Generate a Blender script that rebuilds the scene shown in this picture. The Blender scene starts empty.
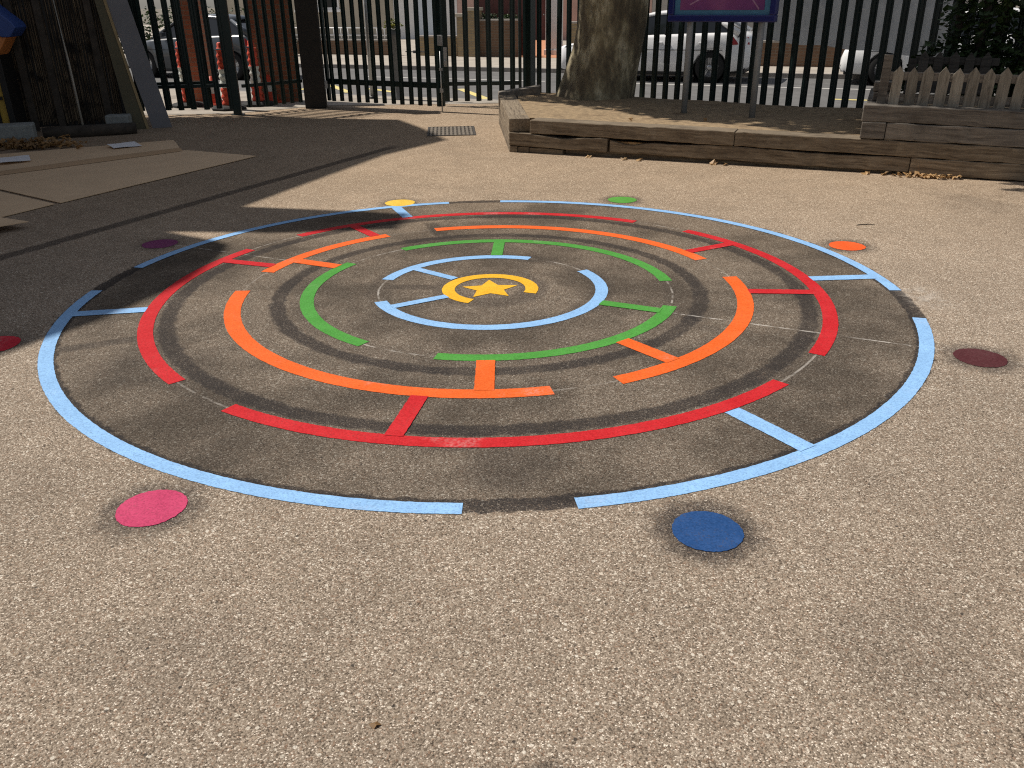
import bpy, math, random
from mathutils import Vector, Matrix
random.seed(11)
S = bpy.context.scene
COL = S.collection
R = math.radians
PI = math.pi

# ------------------------------------------------------------------ light direction
ELEV = R(52)
SH = Vector((-0.900, 0.436))                      # horizontal direction towards the sun
SUNV = Vector((SH.x*math.cos(ELEV), SH.y*math.cos(ELEV), math.sin(ELEV)))
RZ = R(-23.2)                                     # bearing of the street and of the planter front
CU, SU = math.cos(RZ), math.sin(RZ)
def W(u, v, z=0):                                 # street frame -> world
    return Vector((u*CU - v*SU, u*SU + v*CU, z))

# ------------------------------------------------------------------ mesh builder
class MB:
    def __init__(s): s.v = []; s.f = []; s.smooth = []
    def add(s, vs, fs, smooth=False):
        o = len(s.v); s.v += [tuple(p) for p in vs]
        for f in fs: s.f.append([o+i for i in f]); s.smooth.append(smooth)
        return s
    def box(s, x0, x1, y0, y1, z0, z1, M=None):
        vs = [Vector(p) for p in ((x0,y0,z0),(x1,y0,z0),(x1,y1,z0),(x0,y1,z0),(x0,y0,z1),(x1,y0,z1),(x1,y1,z1),(x0,y1,z1))]
        if M: vs = [M @ p for p in vs]
        return s.add(vs, [(0,3,2,1),(4,5,6,7),(0,1,5,4),(1,2,6,5),(2,3,7,6),(3,0,4,7)])
    def prism(s, poly, z0, z1, M=None):           # polygon in xy, extruded in z (z0 / z1 may be lists)
        n = len(poly)
        a = [Vector((p[0], p[1], z0)) for p in poly]; b = [Vector((p[0], p[1], z1)) for p in poly]
        vs = a + b
        if M: vs = [M @ p for p in vs]
        fs = [list(range(n))[::-1], list(range(n, 2*n))] + [(i, (i+1) % n, n+(i+1) % n, n+i) for i in range(n)]
        return s.add(vs, fs)
    def tube(s, pts, rad, n=10, smooth=True, caps=True):
        pts = [Vector(p) for p in pts]
        if not isinstance(rad, (list, tuple)): rad = [rad]*len(pts)
        vs = []; up0 = Vector((0,0,1))
        for i, p in enumerate(pts):
            d = (pts[min(i+1, len(pts)-1)] - pts[max(i-1, 0)]).normalized()
            a = d.cross(up0)
            if a.length < .05: a = d.cross(Vector((0,1,0)))
            a.normalize(); b = d.cross(a).normalized()
            for k in range(n):
                t = 2*PI*k/n; vs.append(p + (a*math.cos(t) + b*math.sin(t))*rad[i])
        fs = []
        for i in range(len(pts)-1):
            for k in range(n): fs.append((i*n+k, i*n+(k+1) % n, (i+1)*n+(k+1) % n, (i+1)*n+k))
        s.add(vs, fs, smooth)
        if caps:
            o = len(s.v)-len(vs)
            s.f.append([o+k for k in range(n)][::-1]); s.smooth.append(False)
            s.f.append([o+(len(pts)-1)*n+k for k in range(n)]); s.smooth.append(False)
        return s
    def lathe(s, prof, n=24, axis='z', c=(0,0,0), smooth=True):   # prof: (radius, height)
        vs = []
        for r, h in prof:
            for k in range(n):
                t = 2*PI*k/n; a, b = r*math.cos(t), r*math.sin(t)
                p = (a, b, h) if axis == 'z' else ((a, h, b) if axis == 'y' else (h, a, b))
                vs.append((p[0]+c[0], p[1]+c[1], p[2]+c[2]))
        m = len(prof)
        fs = [(i*n+k, i*n+(k+1) % n, (i+1)*n+(k+1) % n, (i+1)*n+k) for i in range(m-1) for k in range(n)]
        s.add(vs, fs, smooth)
        return s
    def quad(s, a, b, c, d): return s.add([a, b, c, d], [(0,1,2,3)])
    def build(s, name, mat, parent=None, bevel=0, loc=None, seg=2):
        me = bpy.data.meshes.new(name); me.from_pydata(s.v, [], s.f); me.update()
        for p, sm in zip(me.polygons, s.smooth): p.use_smooth = sm
        import bmesh
        bm = bmesh.new(); bm.from_mesh(me); bmesh.ops.recalc_face_normals(bm, faces=bm.faces); bm.to_mesh(me); bm.free()
        me.materials.append(mat)
        o = bpy.data.objects.new(name, me); COL.objects.link(o)
        if parent: o.parent = parent
        if loc is not None: o.location = loc
        if bevel:
            m = o.modifiers.new('bevel', 'BEVEL'); m.width = bevel; m.segments = seg; m.limit_method = 'ANGLE'; m.angle_limit = R(40)
        return o

def tag(o, label=None, cat=None, group=None, kind=None):
    if label: o['label'] = label
    if cat: o['category'] = cat
    if group: o['group'] = group
    if kind: o['kind'] = kind
    return o
def thing(name, label, cat, loc=(0,0,0), rz=0, group=None, ry=0):
    o = bpy.data.objects.new(name, None); COL.objects.link(o)
    o.location = loc; o.rotation_euler = (0, ry, rz); o.empty_display_size = .1
    return tag(o, label, cat, group)
def copy_thing(r, loc, rz, label):
    c = r.copy(); COL.objects.link(c); c.location = loc; c.rotation_euler = (0, 0, rz); c['label'] = label
    for ch in list(r.children):
        d = ch.copy(); COL.objects.link(d); d.parent = c
        for g in list(ch.children):
            e = g.copy(); COL.objects.link(e); e.parent = d
    return c

# ------------------------------------------------------------------ materials
class NT:
    def __init__(s, name):
        s.m = bpy.data.materials.new(name); s.m.use_nodes = True; s.t = s.m.node_tree
        s.b = s.t.nodes['Principled BSDF']; s.out = s.t.nodes['Material Output']
    def n(s, typ, **k):
        nd = s.t.nodes.new(typ)
        for a, b in k.items(): setattr(nd, a, b)
        return nd
    def l(s, a, b): s.t.links.new(a, b)
    def put(s, sock, v):
        if hasattr(v, 'is_linked') or hasattr(v, 'links'): s.l(v, sock)
        elif isinstance(v, (tuple, list)): sock.default_value = tuple(v) if len(v) != 3 or sock.type == 'VECTOR' else (*v, 1)
        else: sock.default_value = v
    def math(s, op, a, b=0, c=None, clamp=False):
        nd = s.n('ShaderNodeMath', operation=op, use_clamp=clamp)
        s.put(nd.inputs[0], a); s.put(nd.inputs[1], b)
        if c is not None: s.put(nd.inputs[2], c)
        return nd.outputs[0]
    def step(s, x, e0, e1):                       # smoothstep
        nd = s.n('ShaderNodeMapRange', interpolation_type='SMOOTHSTEP')
        s.put(nd.inputs[0], x); nd.inputs[1].default_value = e0; nd.inputs[2].default_value = e1
        return nd.outputs[0]
    def mix(s, f, a, b, mode='MIX'):
        nd = s.n('ShaderNodeMix', data_type='RGBA', blend_type=mode)
        s.put(nd.inputs[0], f); s.put(nd.inputs[6], a); s.put(nd.inputs[7], b)
        return nd.outputs[2]
    def noise(s, vec, scale, detail=3, rough=.55, out=0):
        nd = s.n('ShaderNodeTexNoise'); nd.inputs['Scale'].default_value = scale
        nd.inputs['Detail'].default_value = detail; nd.inputs['Roughness'].default_value = rough
        if vec is not None: s.l(vec, nd.inputs['Vector'])
        return nd.outputs[out]
    def ramp(s, f, stops, interp='LINEAR'):
        nd = s.n('ShaderNodeValToRGB'); e = nd.color_ramp.elements; nd.color_ramp.interpolation = interp
        while len(e) > 1: e.remove(e[-1])
        e[0].position = stops[0][0]; e[0].color = (*stops[0][1], 1)
        for p, c in stops[1:]: x = e.new(p); x.color = (*c, 1)
        s.l(f, nd.inputs[0]); return nd.outputs[0]
    def vmap(s, vec, scale=(1,1,1), rot=(0,0,0)):
        nd = s.n('ShaderNodeMapping'); nd.inputs['Scale'].default_value = scale; nd.inputs['Rotation'].default_value = rot
        s.l(vec, nd.inputs[0]); return nd.outputs[0]
    def obj(s): return s.n('ShaderNodeTexCoord').outputs['Object']
    def pos(s): return s.n('ShaderNodeNewGeometry').outputs['Position']
    def bump(s, h, strength=.4, dist=.01):
        nd = s.n('ShaderNodeBump'); nd.inputs['Strength'].default_value = strength; nd.inputs['Distance'].default_value = dist
        s.l(h, nd.inputs['Height']); s.l(nd.outputs[0], s.b.inputs['Normal'])

def plain(name, col, rough=.6, var=.25, scale=8, bump=0, metal=0, dirt=None, coat=0, spec=.5):
    t = NT(name); o = t.obj()
    f = t.noise(o, scale, 5, .6)
    dark = tuple(c*(1-var) for c in col); lite = tuple(min(1, c*(1+var)) for c in col)
    c = t.ramp(f, [(.3, dark), (.7, lite)])
    if dirt:
        g = t.step(t.noise(o, scale*.35, 4, .65), .5, .72); c = t.mix(g, c, dirt)
    t.l(c, t.b.inputs['Base Color']); t.b.inputs['Roughness'].default_value = rough; t.b.inputs['Metallic'].default_value = metal
    t.b.inputs['Coat Weight'].default_value = coat; t.b.inputs['Specular IOR Level'].default_value = spec
    if bump: t.bump(t.noise(o, scale*4, 4), bump, .006)
    return t.m

def wood(name, a, b, rough=.85, grain=(1.2, 26, 26), bump=.6):
    t = NT(name); o = t.obj(); info = t.n('ShaderNodeObjectInfo')
    v = t.n('ShaderNodeVectorMath', operation='ADD'); t.l(o, v.inputs[0])
    cb = t.n('ShaderNodeCombineXYZ'); t.l(t.math('MULTIPLY', info.outputs['Random'], 17), cb.inputs[0]); t.l(cb.outputs[0], v.inputs[1])
    wv = t.noise(v.outputs[0], 2.2, 3, .5, 1); wa = t.n('ShaderNodeVectorMath', operation='MULTIPLY_ADD'); t.l(wv, wa.inputs[0]); wa.inputs[1].default_value = (.10,.10,.10); t.l(v.outputs[0], wa.inputs[2])
    g = t.noise(t.vmap(wa.outputs[0], grain), 1.6, 8, .72)
    st = t.noise(v.outputs[0], 3.0, 4, .6)
    c = t.ramp(g, [(.30, tuple(x*.25 for x in a)), (.43, a), (.56, tuple((x+y)/2 for x, y in zip(a, b))), (.70, b)])
    c = t.mix(t.math('MULTIPLY', t.step(st, .48, .75), .55), c, tuple(x*.35 for x in a))
    hs = t.n('ShaderNodeHueSaturation'); t.l(c, hs.inputs['Color'])
    t.l(t.math('ADD', t.math('MULTIPLY', info.outputs['Random'], .5), .75), hs.inputs['Value'])
    t.l(hs.outputs[0], t.b.inputs['Base Color']); t.b.inputs['Roughness'].default_value = rough
    t.bump(g, bump, .01)
    return t.m

def brick(name, a, b, mortar, sc=1.0):
    t = NT(name); o = t.obj()
    nd = t.n('ShaderNodeTexBrick'); nd.inputs['Scale'].default_value = 1
    # use object coordinates so that courses run level on x- and y-facing faces alike
    sx = t.n('ShaderNodeSeparateXYZ'); t.l(o, sx.inputs[0])
    cb = t.n('ShaderNodeCombineXYZ'); t.l(t.math('ADD', sx.outputs[0], sx.outputs[1]), cb.inputs[0]); t.l(sx.outputs[2], cb.inputs[1])
    t.l(cb.outputs[0], nd.inputs['Vector'])
    nd.inputs['Color1'].default_value = (*a, 1); nd.inputs['Color2'].default_value = (*b, 1); nd.inputs['Mortar'].default_value = (*mortar, 1)
    nd.inputs['Brick Width'].default_value = .225*sc; nd.inputs['Row Height'].default_value = .075*sc; nd.inputs['Mortar Size'].default_value = .008*sc
    c = t.mix(t.math('MULTIPLY', t.noise(o, 5, 4), .5), nd.outputs[0], (.05, .04, .035))
    t.l(c, t.b.inputs['Base Color']); t.b.inputs['Roughness'].default_value = .9
    t.bump(nd.outputs['Fac'], -.4, .01)
    return t.m

CX, CY = -.1265, 4.884                            # centre of the painted maze
DOTS = [(-1.266, 2.473), (.639, 2.295), (2.27, 3.712), (2.374, 5.735), (.983, 7.301), (-.96, 7.286), (-2.575, 6.008), (-2.692, 4.036)]

def asphalt():
    t = NT('playground_asphalt'); p = t.pos()
    sx = t.n('ShaderNodeSeparateXYZ'); t.l(p, sx.inputs[0]); X, Y = sx.outputs[0], sx.outputs[1]
    cb = t.n('ShaderNodeCombineXYZ'); t.l(X, cb.inputs[0]); t.l(Y, cb.inputs[1]); q = cb.outputs[0]
    # chippings
    def vor(scale, feat='F1'):
        nd = t.n('ShaderNodeTexVoronoi', feature=feat, voronoi_dimensions='2D'); nd.inputs['Scale'].default_value = scale
        w = t.n('ShaderNodeVectorMath', operation='ADD'); t.l(q, w.inputs[0])
        nz = t.n('ShaderNodeTexNoise'); nz.inputs['Scale'].default_value = scale*.7; t.l(q, nz.inputs['Vector'])
        ms = t.n('ShaderNodeVectorMath', operation='SCALE'); t.l(nz.outputs['Color'], ms.inputs[0]); ms.inputs['Scale'].default_value = .25/scale
        t.l(ms.outputs[0], w.inputs[1]); t.l(w.outputs[0], nd.inputs['Vector']); return nd
    v1 = vor(205); v2 = vor(430)
    s1 = t.n('ShaderNodeSeparateColor'); t.l(v1.outputs['Color'], s1.inputs[0])
    s2 = t.n('ShaderNodeSeparateColor'); t.l(v2.outputs['Color'], s2.inputs[0])
    tone = t.math('ADD', t.math('MULTIPLY', s1.outputs[0], .55), t.math('MULTIPLY', s2.outputs[0], .45))
    c = t.ramp(tone, [(.10, (.063,.049,.037)), (.26, (.20,.156,.116)), (.5, (.31,.247,.188)), (.70, (.395,.323,.252)), (.80, (.52,.437,.35)), (.90, (.93,.825,.70))])
    c = t.mix(t.math('MULTIPLY', t.step(s1.outputs[1], .86, .95), .35), c, (.32,.17,.10))
    v4 = vor(48); s4 = t.n('ShaderNodeSeparateColor'); t.l(v4.outputs['Color'], s4.inputs[0])
    big = t.math('MULTIPLY', t.step(s4.outputs[0], .84, .87), t.math('SUBTRACT', 1, t.step(v4.outputs['Distance'], .20, .30)))
    c = t.mix(t.math('MULTIPLY', big, .75), c, t.ramp(s4.outputs[1], [(.0, (.10,.085,.07)), (.35, (.30,.22,.15)), (.6, (.62,.54,.43)), (1, (.80,.74,.64))]))
    gap = t.step(v1.outputs['Distance'], .42, .80)
    c = t.mix(t.math('MULTIPLY', gap, .6), c, (.085,.066,.05))
    # broad weathering
    n1 = t.noise(q, .55, 5, .6); n2 = t.noise(q, 3.2, 5, .65); n3 = t.noise(q, 14, 4, .6)
    w = t.math('ADD', t.math('MULTIPLY', n1, .5), t.math('MULTIPLY', n2, .5))
    val = t.n('ShaderNodeMapRange'); t.l(w, val.inputs[0])
    for i, x in ((1,.3),(2,.7),(3,.78),(4,1.16)): val.inputs[i].default_value = x
    lum = val.outputs[0]
    lum = t.math('MULTIPLY', lum, t.math('ADD', .95, t.math('MULTIPLY', t.step(Y, 1.2, 8.5), .17)))  # lighter with distance: grazing-view brightness put into the colour
    # distance from the maze centre
    dx = t.math('SUBTRACT', X, CX); dy = t.math('SUBTRACT', Y, CY)
    r = t.math('SQRT', t.math('ADD', t.math('MULTIPLY', dx, dx), t.math('MULTIPLY', dy, dy)))
    rn = t.math('ADD', r, t.math('MULTIPLY', t.math('SUBTRACT', n3, .5), .07))
    disc = t.math('SUBTRACT', 1, t.step(rn, 2.40, 2.49))
    dd = t.math('MULTIPLY', disc, t.math('ADD', .37, t.math('MULTIPLY', t.step(t.noise(q, 1.15, 4, .6), .36, .64), .33)))
    lum = t.math('MULTIPLY', lum, t.math('SUBTRACT', 1, dd))
    grey = t.math('MULTIPLY', disc, .25)
    def ring(r0, w, soft, amt, lo=.25, hi=.6):
        d = t.math('ABSOLUTE', t.math('SUBTRACT', rn, r0))
        k = t.math('SUBTRACT', 1, t.step(d, w, w+soft))
        return t.math('MULTIPLY', t.math('MULTIPLY', k, amt), t.math('ADD', .45, t.math('MULTIPLY', t.step(n2, lo, hi), .55)))
    dark = ring(1.86, .032, .030, .86, .2, .5)
    for a in (ring(1.262, .030, .032, .88, .2, .5), ring(2.422, .036, .014, .92, .1, .45), ring(1.955, .045, .06, .2), ring(.68, .05, .05, .34), ring(.27, .06, .05, .45), ring(1.13, .05, .05, .22)):
        dark = t.math('MAXIMUM', dark, a)
    for i, (x, y) in enumerate(DOTS):
        ex = t.math('SUBTRACT', X, x); ey = t.math('SUBTRACT', Y, y)
        dist = t.math('SQRT', t.math('ADD', t.math('MULTIPLY', ex, ex), t.math('MULTIPLY', ey, ey)))
        dist = t.math('ADD', dist, t.math('MULTIPLY', t.math('SUBTRACT', n3, .5), .16))
        k = t.math('MULTIPLY', t.math('SUBTRACT', 1, t.step(dist, .10, .24)), [.72,.95,.7,.8,.75,.6,.5,.5][i])
        dark = t.math('MAXIMUM', dark, k)
    # tarred joint running back towards the gate
    ax, ay, bx, by = -3.572, 5.684, -1.34, 10.529
    L = math.hypot(bx-ax, by-ay); nx, ny = -(by-ay)/L, (bx-ax)/L
    sd = t.math('ADD', t.math('ADD', t.math('MULTIPLY', X, nx), t.math('MULTIPLY', Y, ny)), -(ax*nx+ay*ny))
    al = t.math('ADD', t.math('ADD', t.math('MULTIPLY', X, (bx-ax)/L), t.math('MULTIPLY', Y, (by-ay)/L)), -(ax*(bx-ax)+ay*(by-ay))/L)
    sdn = t.math('ADD', t.math('ABSOLUTE', sd), t.math('MULTIPLY', t.math('SUBTRACT', n3, .5), .06))
    k = t.math('MULTIPLY', t.math('SUBTRACT', 1, t.step(sdn, .045, .085)), t.math('SUBTRACT', 1, t.step(al, L-.3, L+.05)))
    dark = t.math('MAXIMUM', dark, t.math('MULTIPLY', k, .78))
    # ghosts of old bars that were painted out
    for (a, r0, r1, wd_, am) in ((-157, 1.9, 2.42, .03, .5), (107, 1.18, 1.75, .035, .5), (176, .32, .66, .03, .45), (-32, 1.18, 1.5, .03, .3)):
        ca, sa = math.cos(R(a)), math.sin(R(a))
        along = t.math('ADD', t.math('MULTIPLY', dx, ca), t.math('MULTIPLY', dy, sa)); across = t.math('ABSOLUTE', t.math('SUBTRACT', t.math('MULTIPLY', dy, ca), t.math('MULTIPLY', dx, sa)))
        k = t.math('MULTIPLY', t.math('SUBTRACT', 1, t.step(t.math('ADD', across, t.math('MULTIPLY', t.math('SUBTRACT', n3, .5), .03)), wd_, wd_+.03)), t.math('MULTIPLY', t.step(along, r0-.03, r0+.03), t.math('SUBTRACT', 1, t.step(along, r1-.03, r1+.03))))
        dark = t.math('MAXIMUM', dark, t.math('MULTIPLY', k, am))
    # a few oily stains
    for (x, y, rr, am) in ((.065, 1.34, .055, .55), (-1.2, 2.75, .3, .12), (2.75, 3.0, .45, .30), (-1.75, 3.75, .35, .25), (3.2, 2.5, .3, .22), (-.9, 1.75, .25, .14), (1.1, 1.75, .3, .16), (.0, 2.75, .22, .3), (3.9, 6.95, .4, .2)):
        ex = t.math('SUBTRACT', X, x); ey = t.math('SUBTRACT', Y, y)
        dist = t.math('SQRT', t.math('ADD', t.math('MULTIPLY', ex, ex), t.math('MULTIPLY', ey, ey)))
        dist = t.math('ADD', dist, t.math('MULTIPLY', t.math('SUBTRACT', n2, .5), rr))
        dark = t.math('MAXIMUM', dark, t.math('MULTIPLY', t.math('SUBTRACT', 1, t.step(dist, rr*.5, rr*1.1)), am))
    cl = t.n('ShaderNodeVectorMath', operation='SCALE'); t.l(c, cl.inputs[0]); t.l(lum, cl.inputs['Scale'])
    c = t.mix(t.math('MULTIPLY', grey, .25), cl.outputs[0], (.08,.075,.072))
    dk = t.math('MULTIPLY', dark, t.math('ADD', .62, t.math('MULTIPLY', s2.outputs[2], .68)), clamp=True)
    dk = t.math('MULTIPLY', dk, t.math('SUBTRACT', 1, t.math('MULTIPLY', t.step(s1.outputs[2], .82, .95), .55)))
    cd = t.mix(.62, t.mix(1.0, c, (.26,.25,.26), 'MULTIPLY'), (.030,.028,.030))
    c = t.mix(dk, c, cd)
    # odd black pits
    v3 = t.n('ShaderNodeTexVoronoi', voronoi_dimensions='2D'); v3.inputs['Scale'].default_value = 7; t.l(q, v3.inputs['Vector'])
    s3 = t.n('ShaderNodeSeparateColor'); t.l(v3.outputs['Color'], s3.inputs[0])
    c = t.mix(t.math('MULTIPLY', t.math('SUBTRACT', 1, t.step(v3.outputs['Distance'], .02, .05)), t.math('MULTIPLY', t.step(s3.outputs[0], .6, .9), .8)), c, (.03,.026,.024))
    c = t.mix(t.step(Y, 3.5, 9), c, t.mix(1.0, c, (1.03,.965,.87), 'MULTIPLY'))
    # chalk setting-out lines
    def chalk(d, gate, w=.005):
        k = t.math('SUBTRACT', 1, t.step(t.math('ABSOLUTE', d), w*.6, w*1.6))
        return t.math('MULTIPLY', k, gate)
    ang = t.math('ARCTAN2', dy, dx)
    gn = t.math('MULTIPLY', t.step(n3, .38, .6), .55)
    ch = chalk(t.math('SUBTRACT', r, 1.965), t.math('MULTIPLY', gn, .7))
    ch = t.math('MAXIMUM', ch, chalk(t.math('SUBTRACT', r, 1.10), t.math('MULTIPLY', gn, .9)))
    ch = t.math('MAXIMUM', ch, chalk(t.math('SUBTRACT', r, .68), t.math('MULTIPLY', gn, .9)))
    ch = t.math('MAXIMUM', ch, chalk(t.math('SUBTRACT', r, 1.515), t.math('MULTIPLY', gn, .4)))
    ta = math.atan2(3.76-CY, 2.27-CX)
    dl = t.math('ADD', t.math('MULTIPLY', dx, -math.sin(ta)), t.math('MULTIPLY', dy, math.cos(ta)))
    al2 = t.math('ADD', t.math('MULTIPLY', dx, math.cos(ta)), t.math('MULTIPLY', dy, math.sin(ta)))
    ch = t.math('MAXIMUM', ch, chalk(dl, t.math('MULTIPLY', t.math('MULTIPLY', t.step(al2, .3, 1.2), t.math('SUBTRACT', 1, t.step(al2, 2.52, 2.55))), t.math('MULTIPLY', gn, 1.2))))
    ch = t.math('MAXIMUM', ch, chalk(dl, t.math('MULTIPLY', t.math('MULTIPLY', t.step(t.math('MULTIPLY', al2, -1), 1.5, 1.6), t.math('SUBTRACT', 1, t.step(t.math('MULTIPLY', al2, -1), 2.7, 2.8))), t.math('MULTIPLY', gn, .9))))
    # smudge of chalk dust beside the right-hand gap
    ex = t.math('SUBTRACT', X, 2.42); ey = t.math('SUBTRACT', Y, 4.62)
    dist = t.math('SQRT', t.math('ADD', t.math('MULTIPLY', ex, ex), t.math('MULTIPLY', t.math('MULTIPLY', ey, ey), .5)))
    ch = t.math('MAXIMUM', ch, t.math('MULTIPLY', t.math('SUBTRACT', 1, t.step(dist, .02, .22)), t.math('MULTIPLY', t.step(n3, .4, .62), .3)))
    c = t.mix(ch, c, (.62,.58,.53))
    t.l(c, t.b.inputs['Base Color']); t.b.inputs['Roughness'].default_value = .88
    t.b.inputs['Specular IOR Level'].default_value = .12
    h = t.math('SUBTRACT', t.math('MULTIPLY', t.math('SUBTRACT', 1, v1.outputs['Distance']), .7), t.math('MULTIPLY', v2.outputs['Distance'], .3))
    t.bump(h, .3, .0028)
    return t.m

def paint(name, col, wear=.5, lite=None):
    t = NT(name); p = t.pos()
    v = t.n('ShaderNodeTexVoronoi'); v.inputs['Scale'].default_value = 190; t.l(p, v.inputs['Vector'])
    n = t.noise(p, 5, 5, .65); n2 = t.noise(p, 60, 3, .6)
    c = t.mix(t.step(n, .35, .75), tuple(x*.9 for x in col), tuple(min(.92, x*1.08+.01) for x in col))
    s = t.n('ShaderNodeSeparateColor'); t.l(v.outputs['Color'], s.inputs[0])
    c = t.mix(t.math('MULTIPLY', t.step(s.outputs[0], .5, 1), .42), c, tuple(min(.95, x*1.22+.02) for x in col))
    c = t.mix(t.math('MULTIPLY', t.math('SUBTRACT', 1, t.step(s.outputs[0], .0, .4)), .45), c, tuple(x*.55 for x in col))
    k = t.math('MULTIPLY', t.step(s.outputs[1], .90-.12*wear, .99), t.step(n, .35, .6))
    c = t.mix(t.math('MULTIPLY', k, .5*wear), c, (.08,.065,.055))
    k2 = t.math('MULTIPLY', t.step(t.noise(p, 2.3, 4, .6), .58, .72), t.step(n2, .35, .7))
    c = t.mix(t.math('MULTIPLY', k2, .35), c, (.62,.52,.48))
    t.l(c, t.b.inputs['Base Color']); t.b.inputs['Roughness'].default_value = .7; t.b.inputs['Specular IOR Level'].default_value = .12
    t.bump(v.outputs['Distance'], -.6, .004)
    return t.m

def leafmat(name, a, b, trans=.35):
    t = NT(name); p = t.pos()
    c = t.ramp(t.noise(p, 2.2, 5, .7), [(.3, a), (.7, b)])
    v = t.n('ShaderNodeTexVoronoi'); v.inputs['Scale'].default_value = 9; t.l(p, v.inputs['Vector'])
    hs = t.n('ShaderNodeHueSaturation'); t.l(c, hs.inputs['Color'])
    s = t.n('ShaderNodeSeparateColor'); t.l(v.outputs['Color'], s.inputs[0]); t.l(t.math('ADD', .6, t.math('MULTIPLY', s.outputs[0], .8)), hs.inputs['Value'])
    t.l(hs.outputs[0], t.b.inputs['Base Color']); t.b.inputs['Roughness'].default_value = .55
    tr = t.n('ShaderNodeBsdfTranslucent'); t.l(hs.outputs[0], tr.inputs[0])
    mx = t.n('ShaderNodeMixShader'); mx.inputs[0].default_value = trans
    t.l(t.b.outputs[0], mx.inputs[1]); t.l(tr.outputs[0], mx.inputs[2]); t.l(mx.outputs[0], t.out.inputs[0])
    return t.m

M = {}
M['asphalt'] = asphalt()
M['ground'] = plain('far_ground', (.16,.14,.11), .95, .3, 2)
M['concrete'] = plain('pavement_concrete', (.36,.32,.27), .9, .18, 3, .3, dirt=(.24,.21,.175))
M['far_paving'] = plain('far_paving', (.40,.355,.30), .9, .15, 2, .2, dirt=(.3,.26,.22))
M['road'] = plain('road_asphalt', (.13,.127,.125), .9, .2, 4, .3, dirt=(.10,.098,.095))
M['kerb'] = plain('kerb_stone', (.33,.30,.27), .9, .2, 6, .2)
M['yellow_line'] = plain('yellow_road_paint', (.72,.60,.22), .7, .15, 5, dirt=(.5,.45,.3))
M['white_line'] = plain('white_road_paint', (.68,.66,.62), .7, .15, 5, dirt=(.4,.39,.37))
M['blue'] = paint('sky_blue_paint', (.275,.50,.83))
M['red'] = paint('red_paint', (.56,.018,.024), .7)
M['orange'] = paint('orange_paint', (.83,.135,.022), .7)
M['green'] = paint('green_paint', (.075,.31,.05), .8)
M['yellow'] = paint('yellow_paint', (.86,.46,.030), .4)
M['pink'] = paint('pink_paint', (.52,.050,.135), .5)
M['navy'] = paint('navy_paint', (.018,.070,.215), .8)
M['maroon'] = paint('maroon_paint', (.085,.022,.026), .8)
M['dotorange'] = paint('dot_orange_paint', (.86,.115,.022), .4)
M['dotgreen'] = paint('dot_green_paint', (.10,.33,.05), .6)
M['dotyellow'] = paint('dot_yellow_paint', (.80,.52,.07), .5)
M['purple'] = paint('purple_paint', (.20,.035,.13), .6)
M['dotred'] = paint('dot_red_paint', (.60,.022,.045), .5)
M['fence'] = plain('dark_green_powder_coat', (.004,.0175,.0155), .42, .3, 10, spec=.45)
M['post_brown'] = plain('dark_post', (.020,.016,.012), .75, .4, 6, .3)
M['steel'] = plain('galvanised_steel', (.42,.43,.43), .45, .2, 20, metal=.6)
M['timber'] = wood('weathered_timber', (.150,.112,.073), (.31,.25,.175))
M['picket_silhouette'] = wood('silhouette_picket_wood', (.045,.040,.034), (.09,.08,.07))  # backlit silhouette tone of the back pickets put into the wood colour
M['timber_grey'] = wood('grey_timber', (.150,.130,.108), (.29,.258,.215))
M['picket'] = wood('weathered_picket', (.21,.185,.145), (.37,.335,.275), grain=(26, 26, 1.4))
M['soil'] = plain('dry_soil', (.30,.215,.125), 1, .35, 14, .8, dirt=(.19,.130,.075))
M['bark'] = None
M['card'] = plain('brown_card', (.78,.56,.35), .85, .07, 3)
M['card_edge'] = plain('brown_card_fold', (.50,.33,.19), .85, .08, 4)
M['paper'] = plain('white_paper', (.90,.90,.92), .8, .03, 4)
M['block'] = plain('concrete_block', (.28,.30,.29), .95, .2, 14, .5)
M['sheet_grey'] = plain('grey_sheet', (.175,.175,.19), .6, .1, 2)
M['ply'] = plain('plywood', (.12,.108,.066), .8, .15, 3)
M['ply_edge'] = plain('plywood_edge', (.36,.27,.14), .8, .15, 6)
M['cane'] = plain('bamboo_cane', (.42,.40,.35), .6, .15, 12)
M['log'] = plain('old_log', (.060,.050,.040), .95, .4, 9, .6)
M['black'] = plain('black_metal', (.012,.012,.012), .5, .3, 10)
M['play_blue'] = plain('play_blue', (.030,.075,.28), .45, .1, 4)
M['play_orange'] = plain('play_orange', (.62,.22,.06), .5, .1, 4)
M['play_yellow'] = plain('play_yellow', (.58,.38,.06), .5, .12, 4)
M['white_car'] = plain('white_car_paint', (.88,.88,.88), .25, .02, 3, coat=.6)
M['glass'] = plain('dark_glass', (.012,.014,.016), .06, .1, 2, spec=.7)
M['rubber'] = plain('tyre_rubber', (.012,.012,.012), .85, .2, 20)
M['trim'] = plain('black_plastic', (.014,.014,.015), .55, .2, 20)
M['alloy'] = plain('dark_alloy', (.50,.50,.51), .35, .1, 10, metal=.8)
M['lamp'] = plain('lamp_lens', (.55,.57,.58), .12, .05, 10, spec=.7)
M['red_lamp'] = plain('red_lens', (.35,.012,.012), .2, .1, 10)
M['plate'] = plain('yellow_plate', (.75,.55,.08), .5, .05, 5)
M['cone_orange'] = plain('traffic_orange', (.70,.075,.03), .55, .08, 6)
M['cone_white'] = plain('reflective_white', (.72,.75,.70), .5, .05, 6)
M['brick_red'] = brick('orange_brick', (.46,.165,.078), (.36,.125,.062), (.30,.22,.16))
M['brick_yellow'] = brick('buff_brick', (.40,.30,.16), (.33,.24,.13), (.26,.22,.17))
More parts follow.
